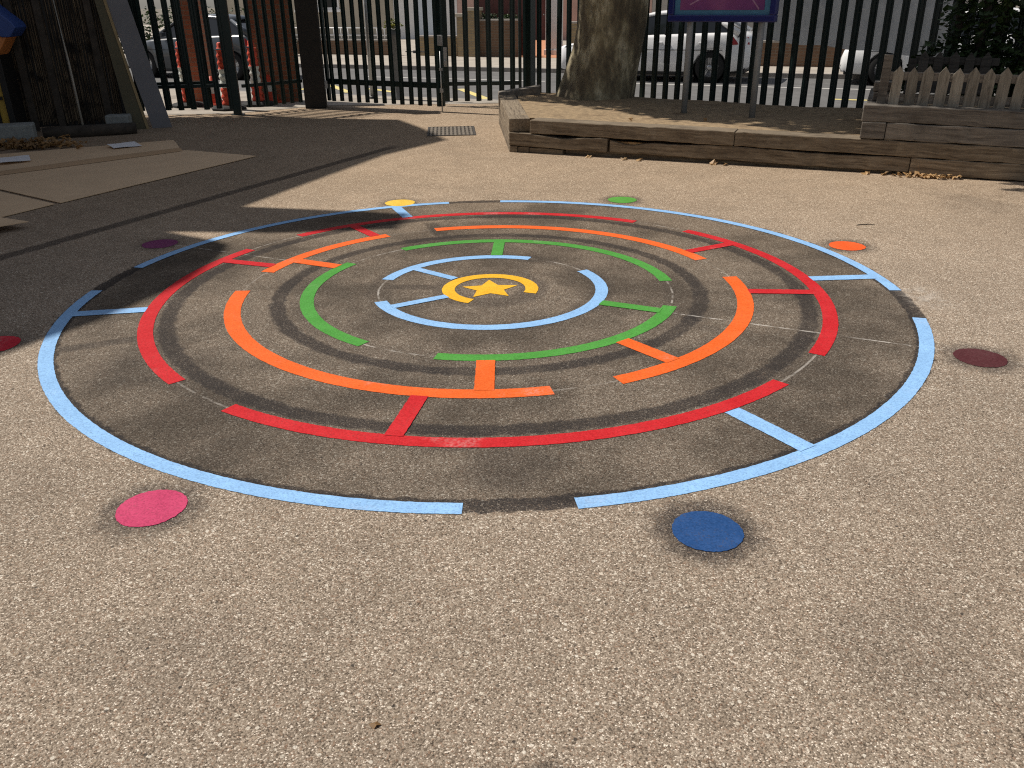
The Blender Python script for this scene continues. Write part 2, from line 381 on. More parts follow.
M['brick_brown'] = brick('brown_brick', (.22,.125,.07), (.17,.095,.055), (.2,.16,.12))
M['render_cream'] = plain('cream_render', (.42,.38,.31), .9, .12, 2, .2)
M['render_grey'] = plain('grey_render', (.36,.35,.33), .9, .12, 2, .2)
M['render_white'] = plain('white_render', (.70,.70,.70), .85, .06, 2)
M['render_pink'] = plain('pink_render', (.50,.34,.29), .9, .1, 2)
M['door_blue'] = plain('pale_blue_door', (.56,.63,.70), .5, .06, 3)
M['door_red'] = plain('dark_red_door', (.085,.018,.014), .5, .15, 3)
M['upvc'] = plain('white_frame', (.80,.80,.80), .4, .04, 5)
M['roof'] = plain('slate_roof', (.10,.095,.10), .8, .3, 6)
M['path'] = plain('orange_path_tile', (.55,.25,.13), .8, .12, 5)
M['board_blue'] = plain('board_blue', (.010,.017,.13), .35, .1, 4)
M['post_grey'] = plain('grey_post', (.27,.29,.30), .5, .12, 9)
M['leaf'] = leafmat('plane_leaf', (.045,.085,.018), (.10,.15,.035))
M['ivy'] = leafmat('ivy_leaf', (.012,.030,.010), (.05,.085,.022), .2)
M['ivy_stem'] = plain('ivy_stem', (.05,.04,.03), .9, .3, 10)
M['dry_leaf'] = leafmat('dry_leaf', (.34,.19,.075), (.52,.34,.16), .2)
M['dark_leaf'] = leafmat('brown_leaf', (.20,.105,.04), (.42,.25,.10), .2)
M['bin_grey'] = plain('grey_bin', (.20,.21,.22), .6, .15, 8)

def reed():
    t = NT('reed_screen'); o = t.obj()
    g = t.noise(t.vmap(o, (60, 60, 1.6)), 1.3, 6, .7); n = t.noise(o, 5, 4, .6)
    c = t.ramp(g, [(.34, (.008,.006,.005)), (.48, (.10,.072,.046)), (.64, (.26,.195,.12))])
    c = t.mix(t.step(n, .45, .7), c, (.012,.010,.008))
    t.l(c, t.b.inputs['Base Color']); t.b.inputs['Roughness'].default_value = .9; t.bump(g, .8, .02); return t.m
M['reed'] = reed()
def bark():
    t = NT('plane_bark'); p = t.pos()
    a = t.noise(t.vmap(p, (1, 1, .45)), 4.5, 6, .62); v = t.noise(t.vmap(p, (1, 1, .6)), 9, 5, .7); f = t.noise(t.vmap(p, (1, 1, .25)), 45, 5, .7)
    c = t.ramp(a, [(.30, (.085,.068,.043)), (.45, (.17,.138,.086)), (.54, (.30,.255,.155)), (.64, (.56,.50,.34))], 'LINEAR')
    c = t.mix(t.math('MULTIPLY', t.step(v, .5, .62), .5), c, (.075,.062,.044))
    c = t.mix(t.math('MULTIPLY', t.step(f, .45, .75), .4), c, (.05,.042,.03))
    t.l(c, t.b.inputs['Base Color']); t.b.inputs['Roughness'].default_value = .9
    t.bump(t.math('ADD', v, t.math('MULTIPLY', f, .5)), .8, .03); return t.m
M['bark'] = bark()
def poster():
    t = NT('poster_print'); o = t.obj()
    n = t.noise(o, 1.6, 3, .5)
    c = t.ramp(n, [(.3, (.10,.04,.16)), (.5, (.21,.065,.20)), (.7, (.33,.12,.26))])
    t.l(c, t.b.inputs['Base Color']); t.b.inputs['Roughness'].default_value = .25; return t.m
M['poster'] = poster()
M['poster_border'] = plain('poster_teal', (.075,.20,.32), .25, .15, 3)
def bannermat():
    t = NT('banner_back'); o = t.obj()
    sx = t.n('ShaderNodeSeparateXYZ'); t.l(o, sx.inputs[0])
    rows = t.math('SINE', t.math('MULTIPLY', sx.outputs[2], 26)); words = t.noise(t.vmap(o, (9, 1, 3.5)), 1.4, 2, .4)
    k = t.math('MULTIPLY', t.step(rows, .15, .5), t.step(words, .5, .56))
    base = t.ramp(t.noise(o, 2.5, 4), [(.3, (.52,.525,.52)), (.7, (.64,.645,.64))])
    c = t.mix(t.math('MULTIPLY', k, .25), base, (.35,.36,.39))
    t.l(c, t.b.inputs['Base Color']); t.b.inputs['Roughness'].default_value = .6
    tr = t.n('ShaderNodeBsdfTranslucent'); t.l(c, tr.inputs[0])
    mx = t.n('ShaderNodeMixShader'); mx.inputs[0].default_value = .5
    t.l(t.b.outputs[0], mx.inputs[1]); t.l(tr.outputs[0], mx.inputs[2]); t.l(mx.outputs[0], t.out.inputs[0]); return t.m
M['banner'] = bannermat()

# ------------------------------------------------------------------ the setting
def sheet(name, pts, mat, z):
    mb = MB(); mb.add([(p[0], p[1], z) for p in pts], [list(range(len(pts)))])
    o = mb.build(name, mat); return tag(o, kind='structure')
sheet('ground', [(-400,-400),(400,-400),(400,400),(-400,400)], M['ground'], -.16)
KN, KF = 14.15, 21.3                                # near and far kerb (street frame)
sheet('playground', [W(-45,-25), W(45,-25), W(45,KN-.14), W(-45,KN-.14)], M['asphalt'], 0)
sheet('pavement', [(-14,13.4),(-6.5,13.75),(-4.35,13.95),(-3.2,14.9),(.27,14.95),(4.7,11.82),(14,5.3), W(20,KN-.14), W(-40,KN-.14), (-30, 13)], M['concrete'], .004)
sheet('road', [W(-60,KN), W(60,KN), W(60,KF), W(-60,KF)], M['road'], -.10)
sheet('far_pavement', [W(-60,KF+.12), W(60,KF+.12), W(60,60), W(-60,60)], M['far_paving'], .0)
for nm, v0, z in (('kerb', KN-.14, .008), ('kerb', KF, .006)):
    mb = MB(); Mx = Matrix.Rotation(RZ, 4, 'Z')
    mb.box(-60, 60, v0, v0+(.14 if v0 < 15 else .12), -.16, z, Mx); tag(mb.build(nm, M['kerb'], bevel=.01), kind='structure')
mb = MB()
def stripe(a, b, w, z=-.096):
    a = Vector((a[0], a[1], 0)); b = Vector((b[0], b[1], 0)); d = (b-a).normalized(); n = Vector((-d.y, d.x, 0))*w/2
    return [(a-n)+Vector((0,0,z)), (b-n)+Vector((0,0,z)), (b+n)+Vector((0,0,z)), (a+n)+Vector((0,0,z))]
for a, b in ((W(-12,18.95), W(-7.2,18.95)), (W(-6.8,18.95), W(-1.6,18.95)), (W(-1.2,18.95), W(10,18.95))): mb.quad(*stripe(a, b, .1))
tag(mb.build('white_road_line', M['white_line']), kind='structure')
mb = MB()
for a, b in (((-1.03,18.7), (-.33,16.35)), ((-4.04,20.0), (-3.30,18.2)), ((-3.0,19.0), (-2.35,18.15)), ((-4.8,18.2), (-4.04,20.0)), ((4.6,14.6),(5.6,14.2)), ((5.9,15.9),(6.8,15.5))): mb.quad(*stripe(a, b, .16))
tag(mb.build('yellow_zigzag_line', M['yellow_line']), kind='structure')

# ------------------------------------------------------------------ the painted maze
maze = thing('painted_maze', 'large circular maze of coloured painted rings with a yellow star at its centre', 'ground marking', (CX, CY, 0))
def arc_mb(rout, w, a0, a1, z=.002):
    mb = MB(); n = max(6, int(abs(a1-a0)*rout*PI/180/.013)); vs = []
    for i in range(n+1):
        t = R(a0+(a1-a0)*i/n); j0, j1 = random.uniform(-.0013, .0013), random.uniform(-.0013, .0013)
        vs += [((rout-w+j0)*math.cos(t), (rout-w+j0)*math.sin(t), z), ((rout+j1)*math.cos(t), (rout+j1)*math.sin(t), z)]
    mb.add(vs, [(2*i, 2*i+1, 2*i+3, 2*i+2) for i in range(n)]); return mb
def spur_mb(r0, r1, ang, w, z=.0034):
    t = R(ang); d = Vector((math.cos(t), math.sin(t), 0)); n = Vector((-d.y, d.x, 0)); m = max(6, int((r1-r0)/.014)); vs = []
    for i in range(m+1):
        p = d*(r0+(r1-r0)*i/m)+Vector((0,0,z)); vs += [p-n*(w/2+random.uniform(-.0013,.0013)), p+n*(w/2+random.uniform(-.0013,.0013))]
    return MB().add(vs, [(2*i, 2*i+1, 2*i+3, 2*i+2) for i in range(m)])
RA, RR, RO_, RG, RB, RY = 2.462, 2.006, 1.560, 1.138, .717, .302
WA, WR, WO, WG, WB, WY = .070, .080, .092, .080, .075, .082
ARCS = [
 ('blue', RA, WA, 178.8, 268.8, [(RA-WA+.01, RR-.005, -170.9)], 'sky blue outer arc sweeping round the near left'),
 ('blue', RA, WA, 99.6, 167.3, [(RA-WA+.01, RR-.005, 110.7)], 'sky blue outer arc at the far left, partly in shadow'),
 ('blue', RA, WA, -3.0, 89.0, [(RA-WA+.01, RR-.005, 3.4)], 'sky blue outer arc along the far right'),
 ('blue', RA, WA, -81.8, -14.3, [(RA-WA+.01, RR-.005, -57.9)], 'sky blue outer arc sweeping round the near right'),
 ('red', RR, WR, 151.5, 223.2, [(RR-WR+.01, RO_-.005, 160.2)], 'red arc on the left with its far end in shadow'),
 ('red', RR, WR, 55.6, 138.2, [(RR-WR+.01, RO_-.005, 124.8)], 'red arc at the far side'),
 ('red', RR, WR, -34.2, 42.4, [(RR-WR+.01, RO_-.005, 28.9), (RR-WR+.01, RO_-.005, -4.6)], 'red arc on the right with two bars'),
 ('red', RR, WR, -124.4, -46.4, [(RR-WR+.01, RO_-.005, -100.6)], 'red arc at the near side'),
 ('orange', RO_, WO, 180, 281.7, [(RO_-WO+.01, RG-.005, -90)], 'long orange arc on the near left'),
 ('orange', RO_, WO, 121.6, 165.4, [(RO_-WO+.01, RG-.005, 154.4)], 'short orange arc on the far left'),
 ('orange', RO_, WO, 21.5, 107.3, [], 'thin looking orange arc at the far side'),
 ('orange', RO_, WO, -66, 6.4, [(RO_-WO+.01, RG-.005, -52)], 'orange arc on the near right'),
 ('green', RG, WG, 149.1, 234.7, [], 'green arc on the left'),
 ('green', RG, WG, 5.1, 125.4, [(RG-WG+.01, RB-.005, 87.5)], 'green arc on the far side'),
 ('green', RG, WG, -103.2, -19.6, [(RG-WG+.01, RB-.005, -24.8)], 'green arc on the near right'),
 ('blue', RB, WB, -160, 29.8, [(RB-WB+.01, RY-.005, -149.6)], 'sky blue inner arc round the near side of the star'),
 ('blue', RB, WB, 67.8, 164, [(RB-WB+.01, RY-.005, 140.1)], 'sky blue inner arc behind the star'),
]
for colr, ro, w, a0, a1, spurs, lab in ARCS:
    o = arc_mb(ro, w, a0, a1).build(colr+'_arc', M[colr], maze); o['label'] = lab
    if ro > 2.3: o.location.y = -.012
    for (r0, r1, an) in spurs:
        ws = w if r0 > .9 else .062
        if colr == 'blue' and ro > 2: ws = .085
        spur_mb(min(r0, r1), max(r0, r1), an, ws).build('spur', M[colr], o)
o = arc_mb(RY-.008, WY-.004, -21, 245, .0022).build('yellow_arc', M['yellow'], maze); o.location.y = -.014; o['label'] = 'yellow ring arc open at its near right, round the star'
st = MB(); vs = [(0, -.020, .0024)]
for k in range(10):
    rr = .180 if k % 2 == 0 else .086; t = R(93+36*k); vs.append((rr*math.cos(t), -.020+rr*math.sin(t), .0024))
st.add(vs, [(0, k, k % 10+1) for k in range(1, 11)])
o = st.build('star', M['yellow'], maze); o['label'] = 'yellow five-pointed star at the centre'
dl = [('pink', 'bright pink painted spot nearest the camera on the left of the maze', .118), ('navy', 'dark blue painted spot in front of the maze', .116),
      ('maroon', 'dark maroon painted spot at the right of the maze', .118), ('dotorange', 'bright orange painted spot beyond the right edge of the maze', .122),
      ('dotgreen', 'green painted spot at the far edge of the maze', .125), ('dotyellow', 'yellow painted spot at the far edge of the maze', .13),
      ('purple', 'dull purple painted spot in the shadow at the left of the maze', .125), ('dotred', 'red painted spot in the shadow at the left edge of the photo', .125)]
for (x, y), (mk, lab, rr) in zip(DOTS, dl):
    mb = MB(); n = 110; ph = random.uniform(0, 6)
    vs = [(0,0,.0022)] + [((rr+.002*math.sin(3*t+ph)+jj)*math.cos(t), (rr+jj)*math.sin(t), .0022) for t, jj in [(2*PI*k/n, random.uniform(-.0018,.0018)) for k in range(n)]]
    mb.add(vs, [(0, k+1, (k+1) % n+1) for k in range(n)])
    tag(mb.build('painted_spot', M[mk], loc=(x, y, 0)), lab, 'ground marking', 'painted spots round the maze')

# ------------------------------------------------------------------ palisade fence and gates
def pale_mb(h, w=.078, z0=.10):
    mb = MB(); a = w/2
    pr = [(-a,0),(-a*.55,0),(-a*.3,-.020),(a*.3,-.020),(a*.55,0),(a,0)]
    poly = pr + [(x, y+.004) for x, y in pr[::-1]]
    mb.prism(poly, z0, h)
    mb.prism([(-a*.5, .001), (a*.5, .001), (a*.5, .005), (-a*.5, .005)], h, h+.09)
    return mb
def panel(name, label, A, B, pitch, h=2.3, rails=(.42, 2.0), posts=(), cat='fence', z0=.10, railh=.05, skip=0, group=None, post_size=.10, extra=None, pw=.078):
    d = Vector((B[0]-A[0], B[1]-A[1])); L = d.length
    t = thing(name, label, cat, (A[0], A[1], 0), math.atan2(d.y, d.x), group)
    me = None; n = int(L/pitch)
    for i in range(n):
        x = (i+.5)*L/n
        if any(abs(x-p) < .05 for p in posts): continue
        if me is None:
            o = pale_mb(h, pw, z0).build('pale', M['fence'], t); me = o
        else:
            o = me.copy(); COL.objects.link(o); o.parent = t
        o.location = (x+random.uniform(-.006,.006), 0, random.uniform(-.006,.006)); o.rotation_euler = (0, random.uniform(-.006,.006), 0)
    for z in rails:
        MB().box(0, L, .006, .050, z, z+railh).build('rail', M['fence'], t, bevel=.004)
    for p in posts:
        if post_size == .15: post_size = .15 if p < .1 else .07
        MB().box(p-post_size/2, p+post_size/2, -.01, post_size-.01, 0, h+.1).box(p-post_size*.8, p+post_size*.8, -.03, post_size+.02, -.01, .012).build('post', M['fence'], t, bevel=.004)
    return t
FA = Vector((.27, 14.7)); FD = Vector((.819, -.574))
panel('palisade_fence', 'dark green palisade fence behind the tree and the planter', FA, FA+FD*11.5, .188, posts=(.05, 3.67, 7.4), post_size=.15, pw=.092, rails=(.16, 2.0))
panel('palisade_fence', 'dark green palisade fence panel between two posts left of the gate, set at an angle', (-4.15,13.80), (-3.40,14.62), .150, posts=(), rails=(.40, 2.0))
panel('palisade_fence', 'dark green palisade fence at the far left behind the leaning boards', (-8.6,13.0), (-4.24,13.74), .185, posts=(4.39,), rails=(.42, 2.0), post_size=.12, pw=.088)
panel('palisade_gate', 'dark green pedestrian gate leaf folded back behind the far left fence', (-6.75,13.62), (-4.62,14.02), .30, cat='gate', rails=(.44, 2.0), pw=.085)
gl = panel('palisade_gate', 'left gate leaf of dark green pales standing ajar with a steel bolt', (-3.02,14.82), (-1.02,13.76), .168, cat='gate', rails=(.355, 1.92), railh=.085, z0=.09, group='school gates', pw=.086)
Lg = math.hypot(2.0, 1.06)
for a, b in ((Lg-.055, Lg), (-.05, 0)): MB().box(a, b, -.005, .05, .09, 2.2).build('stile', M['fence'], gl, bevel=.004)
mb = MB().box(Lg-.05, Lg+.03, -.035, -.008, .98, 1.13); mb.build('lock_plate', M['steel'], gl, bevel=.004)
mb = MB().tube([(Lg-.02,-.02,.0),(Lg-.02,-.02,.9)], .010, 8).box(Lg-.045, Lg+.005, -.03, -.006, .30, .36).box(Lg-.045, Lg+.005, -.03, -.006, .62, .66); mb.build('drop_bolt', M['steel'], gl)
mb = MB().tube([(1.55,.07,.88),(1.95,.07,.88)], .009, 8).box(1.7,1.78,.055,.09,.86,.90); mb.build('slide_bolt', M['steel'], gl)
gr = panel('palisade_gate', 'right gate leaf of dark green pales standing beside the planter corner', (-.98,14.62), (.17,14.66), .17, cat='gate', rails=(.32, 1.92), railh=.06, z0=.08, group='school gates', pw=.086)
for a, b in ((-.11, 0), (1.15, 1.20)): MB().box(a, b, -.005, .05, .08, 2.2).build('stile', M['fence'], gr, bevel=.004)
MB().box(-.085, -.02, -.024, -.006, .62, .92).box(-.075, -.03, -.045, -.025, .66, .72).build('lock_plate', M['steel'], gr, bevel=.004)
gp = thing('gate_post', 'wide dark gate post at the left of the gates', 'gate post', (-3.23, 14.70, 0), R(8))
MB().box(-.17, .17, -.17, .17, 0, 2.7).build('shaft', M['post_brown'], gp, bevel=.015)
MB().box(-.20, .20, -.20, .20, 2.7, 2.78).build('cap', M['post_brown'], gp, bevel=.01)
MB().box(.17, .215, -.04, .04, .30, .42).box(.17, .215, -.04, .04, 1.85, 1.97).build('hinge', M['steel'], gp)

# banner on the far side of the fence
fx = math.atan2(FD.y, FD.x)
bn = thing('banner', 'grey banner hung on the far side of the fence above the right-hand white car', 'banner', (3.465+.07, 12.464+.10, 0), fx)
mb = MB(); n = 40; L = 2.42; vs = []
for i in range(n+1):
    x = L*i/n; zb = 1.055-.075*x + .012*math.sin(x*9); e = .012*math.sin(x*11)
    for k in range(7):
        z = zb + (2.15-zb)*k/6; vs.append((x+.02*math.sin(z*6)*(i == n), e*(1-k/8)+.008*math.sin(z*8+x*4), z))
mb.add(vs, [(i*7+k, (i+1)*7+k, (i+1)*7+k+1, i*7+k+1) for i in range(n) for k in range(6)], True)
mb.build('cloth', M['banner'], bn)
mb = MB()
for i in range(6): mb.tube([(.1+i*.44, .02, 2.1), (.1+i*.44, -.11, 2.13)], .006, 6)
mb.build('cable_tie', M['black'], bn)

# ------------------------------------------------------------------ raised planter
PL = thing('timber_planter', 'low raised bed of weathered timber sleepers along the fence, holding the tree', 'raised bed', (-.003, 9.914, 0), RZ, ry=.0118)
Hh = .371
def timber(x0, x1, y0, y1, z0, z1, mat='timber', lab=None, top=None, parent=PL):
    # a sleeper, sagged and worn a little, with its long axis in its own x
    L = x1-x0; m = max(2, int(L/.09)); mb = MB(); vs = []
    for i in range(m+1):
        x = L*i/m; j = lambda: random.uniform(-.004, .004)
        dz = random.uniform(-.004, .004); tp = top(x) if top else 0
        vs += [(x, j(), z0+dz), (x, y1-y0, z0+dz), (x, y1-y0, z1+j()+tp), (x, j(), z1+dz+j()*.6+tp)]
    fs = [(0,3,2,1), (m*4, m*4+1, m*4+2, m*4+3)]
    for i in range(m):
        for k in range(4): fs.append((i*4+k, i*4+(k+1) % 4, (i+1)*4+(k+1) % 4, (i+1)*4+k))
    mb.add(vs, fs)
    o = mb.build('timber', M[mat], parent, bevel=.009)
    o.location = (x0, y0, 0)
    if lab: o['label'] = lab
    return o
g = .004
# front face, three courses
timber(.255, 2.54, 0, .24, .226, Hh); timber(2.545, 7.4, .002, .24, .226, Hh-.002)
timber(.0, 1.175, -.006, .2, .075, .220, top=lambda x: -.028*math.exp(-((x-.62)/.24)**2)); timber(1.20, 4.24, .012, .2, .075, .218, lab='sleeper with a split and rotten end', top=lambda x: -.055*math.exp(-((x-.22)/.2)**2)-.02*math.exp(-((x-.7)/.25)**2)-.016*math.exp(-((x-2.3)/.5)**2)); timber(4.245, 7.4, -.004, .2, .070, .220)
timber(.0, .10, .004, .2, -.08, .070); timber(.105, .24, .012, .2, -.08, .066); timber(.245, .655, .016, .2, -.08, .066); timber(.66, 4.1, .085, .2, -.10, .074); timber(4.105, 7.4, .025, .2, -.10, .064)
# left end, running back
la = math.atan2(2.24, -1.12); LL = math.hypot(1.12, 2.24)
for z0, z1, off in ((.226, Hh, 0), (.075, .221, .01), (-.08, .069, .02)):
    mb = MB(); mb.box(0, LL, -.24, 0, z0, z1)
    o = mb.build('timber', M['timber'], PL, bevel=.009)
    o.location = (0.0+off*.3, 0.002, 0); o.rotation_euler = (0, 0, la); o['label'] = 'sleeper on the left end, running back to the gate'
# rotten pocket in the middle course
MB().box(0, .42, .0, .06, .10, .19).build('rotten_core', M['dry_leaf'], PL, loc=(1.24, .045, 0))
# soil fill
soil = MB(); nx, ny = 70, 26; vs = []
for i in range(nx+1):
    for k in range(ny+1):
        b = k/ny; x0 = -.02-1.0*b; x = x0+(7.4-x0)*i/nx; y = .2+2.45*b+.22*math.exp(-((x-.2)/1.2)**2)*b
        vs.append((x, y, Hh-.010+.010*math.sin(x*3.1+y*2)*math.sin(y*4)+random.uniform(-.004,.004)+ .03*max(0, 1-math.hypot(x-.35, y-2.55)/.9)))
soil.add(vs, [(i*(ny+1)+k, (i+1)*(ny+1)+k, (i+1)*(ny+1)+k+1, i*(ny+1)+k+1) for i in range(nx) for k in range(ny)], True)
soil.build('soil', M['soil'], PL)
# back edging and the slanted back beam
timber(-.8, 2.9, 2.62, 2.80, -.1, Hh-.03); timber(2.9, 7.4, 2.56, 2.74, -.1, Hh-.03)
mb = MB().add([(-1.12,2.26,.30),(-.60,2.55,.30),(-.68,2.75,.30),(-1.22,2.46,.30),(-1.12,2.26,.40),(-.60,2.55,.485),(-.68,2.75,.485),(-1.22,2.46,.40)], [(0,3,2,1),(4,5,6,7),(0,1,5,4),(1,2,6,5),(2,3,7,6),(3,0,4,7)])
mb.build('timber', M['timber_grey'], PL, bevel=.01)['label'] = 'dark slanting beam at the back corner'
# raised box on the right
timber(3.745, 3.965, -.006, .24, Hh+.004, .530, 'timber_grey'); timber(3.97, 7.4, 0, .22, Hh+.004, .532, 'timber_grey')
timber(3.735, 7.4, .004, .22, .537, .690, 'timber_grey')
for z0, z1 in ((Hh+.004, .532), (.537, .690)):
    o = MB().box(0, 1.5, 0, .2, z0, z1).build('timber', M['timber_grey'], PL, bevel=.009); o.location = (3.75+.2, .245, 0); o.rotation_euler = (0, 0, R(90))
timber(3.80, 4.03, .34, .60, .694, .775, 'timber_grey'); timber(3.79, 4.02, .35, .60, .779, .868, 'timber_grey')
MB().box(3.95, 7.4, .24, 1.6, .60, .66).build('soil', M['soil'], PL)

# picket fences standing on the raised box
def picket_run(name, label, x0, n, y, h, mat='picket', pitch=.163, zb=.69, zr=(.72, .86)):
    rm = 'timber_grey' if mat == 'picket' else mat
    loc = PL.location + Matrix.Rotation(RZ, 3, 'Z') @ Vector((x0, y, 0)); 
    t = thing(name, label, 'picket fence', (loc.x, loc.y, zb-.0118*x0-.006), RZ, ry=.010)
    for i in range(n):
        a = .048+random.uniform(-.003,.003); hh = h+random.uniform(-.012,.012); mb = MB()
        poly = [(-a, 0), (a, 0), (a, hh-.06), (0, hh+.004), (-a, hh-.06)]
        mb.prism(poly, -.009, .009, Matrix.Rotation(R(90), 4, 'X'))
        o = mb.build('picket', M[mat], t, bevel=.003); o.location = (i*pitch+.05+random.uniform(-.008,.008), 0, 0); o.rotation_euler = (0, random.uniform(-.025,.025), 0)
    for z in zr: MB().box(-.04, n*pitch+.02, .012, .042, z-zb, z-zb+.075).build('rail', M[rm], t, bevel=.003)
    MB().box(-.10, -.02, .0, .07, -.02, h+(.10 if mat == 'picket' else -.08)).build('post', M[rm], t, bevel=.004)
    return t
picket_run('picket_fence', 'weathered white picket fence standing on the raised planter box', 3.95, 18,   .16, .352, pitch=.131, zr=(.71, .915))
picket_run('picket_fence', 'picket fence darkened to a silhouette at the back of the raised planter box', 4.20, 5, 1.5, .42, 'picket_silhouette', .15, zr=(.74, .98))

# ------------------------------------------------------------------ foliage helper
def leaves(mb, c, rad, n, size, hollow=.35, flat=1.0):
    for _ in range(n):
        while True:
            d = Vector((random.gauss(0,1), random.gauss(0,1), random.gauss(0,1)))
            if d.length > .01: break
        d.normalize(); rr = (hollow+(1-hollow)*random.random()**.6)
        p = Vector(c) + Vector((d.x*rad[0]*rr, d.y*rad[1]*rr, d.z*rad[2]*rr))
        s = size*random.uniform(.6, 1.25)
        a = Vector((random.gauss(0,1), random.gauss(0,1), random.gauss(0,.5))).normalized()
        b = a.cross(Vector((random.gauss(0,.5), random.gauss(0,.5), 1))).normalized(); nn = a.cross(b)*s*.15
        mb.add([p-a*s*.5, p+b*s*.42+nn, p+a*s*.55, p-b*s*.42+nn, p+a*s*.05], [(0,4,1),(1,4,2),(2,4,3),(3,4,0)])

# ------------------------------------------------------------------ plane tree
tr = thing('plane_tree', 'thick mottled trunk of a plane tree growing out of the raised bed', 'tree', (1.22, 12.28, .33))
mb = MB(); n = 28; lv = [(0,.545),(.08,.53),(.2,.515),(.4,.495),(.7,.475),(1.0,.465),(1.4,.46),(1.9,.44),(2.5,.40),(3.0,.36)]
vs = []
for h, r in lv:
    cx = .15*min(1, h/.9)+.03*h
    for k in range(n):
        t = 2*PI*k/n
        rr = r*(1+.05*math.sin(3*t+h*1.1)+.03*math.sin(5*t-h*2)+random.uniform(-.012,.012)+ (.10*max(0, math.cos(t-PI))*max(0, 1-h/.5)))
        vs.append((cx+rr*math.cos(t), rr*math.sin(t), h-.05))
mb.add(vs, [(i*n+k, i*n+(k+1) % n, (i+1)*n+(k+1) % n, (i+1)*n+k) for i in range(len(lv)-1) for k in range(n)], True)
trunk = mb.build('trunk', M['bark'], tr)
# clumps placed so that their shade falls on the bed, not on the maze
SHADE = [(2.7,10.8,4.6,1.1),(3.4,10.6,5.2,1.5),(4.6,10.0,5.4,1.6),(3.25,11.5,4.2,1.15),(4.4,11.2,4.6,1.5),(5.6,10.6,5.0,1.6),(1.75,11.5,3.6,.55),
         (5.4,9.1,5.8,1.3),(6.6,9.6,6.0,1.6),(2.4,10.2,5.0,.7),(3.5,9.45,5.4,.8),(2.05,11.85,5.0,.5),(1.1,11.7,5.0,.45),(.9,12.4,3.6,.33),(.4,12.1,4.4,.55),(4.5,8.75,5.6,.75),(6.3,8.2,6.0,1.1),(2.3,12.7,5.2,.7),(3.2,12.4,6,1.4), (6.8,11.5,5.2,1.6), (5.6,8.25,4.6,.6), (1.65,11.2,4.6,.7), (2.1,10.7,5.0,.7), (2.6,10.15,5.0,.55), (1.0,11.55,4.4,.35), (4.9,7.7,5.0,.6)]
crown = MB(); top = Vector((.26,0,2.8)); k = 1/math.tan(ELEV)
for i, (gx, gy, z, rad) in enumerate(SHADE):
    c = Vector((gx+SH.x*z*k-1.23, gy+SH.y*z*k-12.28, z))
    mid = top.lerp(c, .5)+Vector((0,0,.35))
    limb = MB().tube([top-Vector((0,0,.35)), top.lerp(mid, .5)+Vector((0,0,.1)), mid, c], [.17,.12,.08,.03], 8)
    limb.build('limb', M['bark'], tr)
    leaves(crown, c, (rad, rad, rad*.7), int(460*rad*rad), .19, .15)
crown.build('crown', M['leaf'], tr)

# ivy clump by the picket fence
iv = thing('ivy_bush', 'dark ivy covered shrub rising behind the picket fence at the right edge', 'shrub', (5.2, 10.0, .3))
mb = MB()
for x, y, h in ((0,0,2.3),(.25,.1,2.2),(-.2,.15,2.0),(.5,-.05,2.1)): mb.tube([(x,y,0),(x+.06,y,h*.5),(x+.02,y+.05,h)], [.07,.05,.03], 8)
mb.build('stem', M['ivy_stem'], iv)
mb = MB()
for c, rad, nn in (((0,0,1.2),(.42,.35,.75),900), ((.5,.1,.9),(.5,.35,.7),800), ((-.32,.0,.55),(.40,.3,.35),500), ((.2,-.1,.5),(.6,.3,.35),700), ((.1,.1,1.9),(.6,.5,.5),700), ((1.0,0,1.3),(.5,.4,1.0),700),((-.5,-.1,.42),(.3,.25,.22),260)):
    leaves(mb, c, rad, nn, .085, .2)
mb.build('foliage', M['ivy'], iv)

# ------------------------------------------------------------------ notice board
d = Vector((2.773-2.094, 9.974-10.521)); bz = math.atan2(d.y, d.x)
nb = thing('notice_board', 'blue framed notice board with a purple poster on two grey posts in the raised bed', 'notice board', (2.094, 10.521, .33), bz)
bl, br = -.245, 1.065
mb = MB(); z0, z1 = 1.02, 1.95
for a in ((bl, br, -.06, .02, z0, z0+.075), (bl, br, -.06, .02, z1-.075, z1), (bl, bl+.075, -.06, .02, z0+.075, z1-.075), (br-.075, br, -.06, .02, z0+.075, z1-.075)): mb.box(*a)
mb.build('frame', M['board_blue'], nb, bevel=.012)
MB().box(bl+.06, br-.06, -.030, .0, z0+.06, z1-.06).build('border', M['poster_border'], nb)
MB().box(bl+.145, br-.145, -.034, -.0305, z0+.125, z1-.12).build('poster', M['poster'], nb)
swm = plain('poster_swoosh', (.40,.22,.36), .3, .2, 4)
for pts in ([(.02,1.20),(.14,1.255),(.30,1.285),(.46,1.29),(.62,1.28)], [(.50,1.40),(.62,1.37),(.74,1.29),(.82,1.20),(.86,1.15)], [(.1,1.62),(.3,1.70),(.5,1.66),(.75,1.52)]):
    sw = MB()
    for (xa, za), (xb, zb) in zip(pts, pts[1:]):
        q = Vector((-(zb-za), 0, xb-xa)).normalized()*.008; sw.quad((xa-q.x,-.0352,za-q.z), (xb-q.x,-.0352,zb-q.z), (xb+q.x,-.0352,zb+q.z), (xa+q.x,-.0352,za+q.z))
    sw.build('swoosh', swm, nb)
for x in (0, d.length): MB().tube([(x,.05,-.05),(x,.05,1.7)], .036, 14).tube([(x,.05,1.7),(x,.05,1.72)], .040, 14).build('post', M['post_grey'], nb)

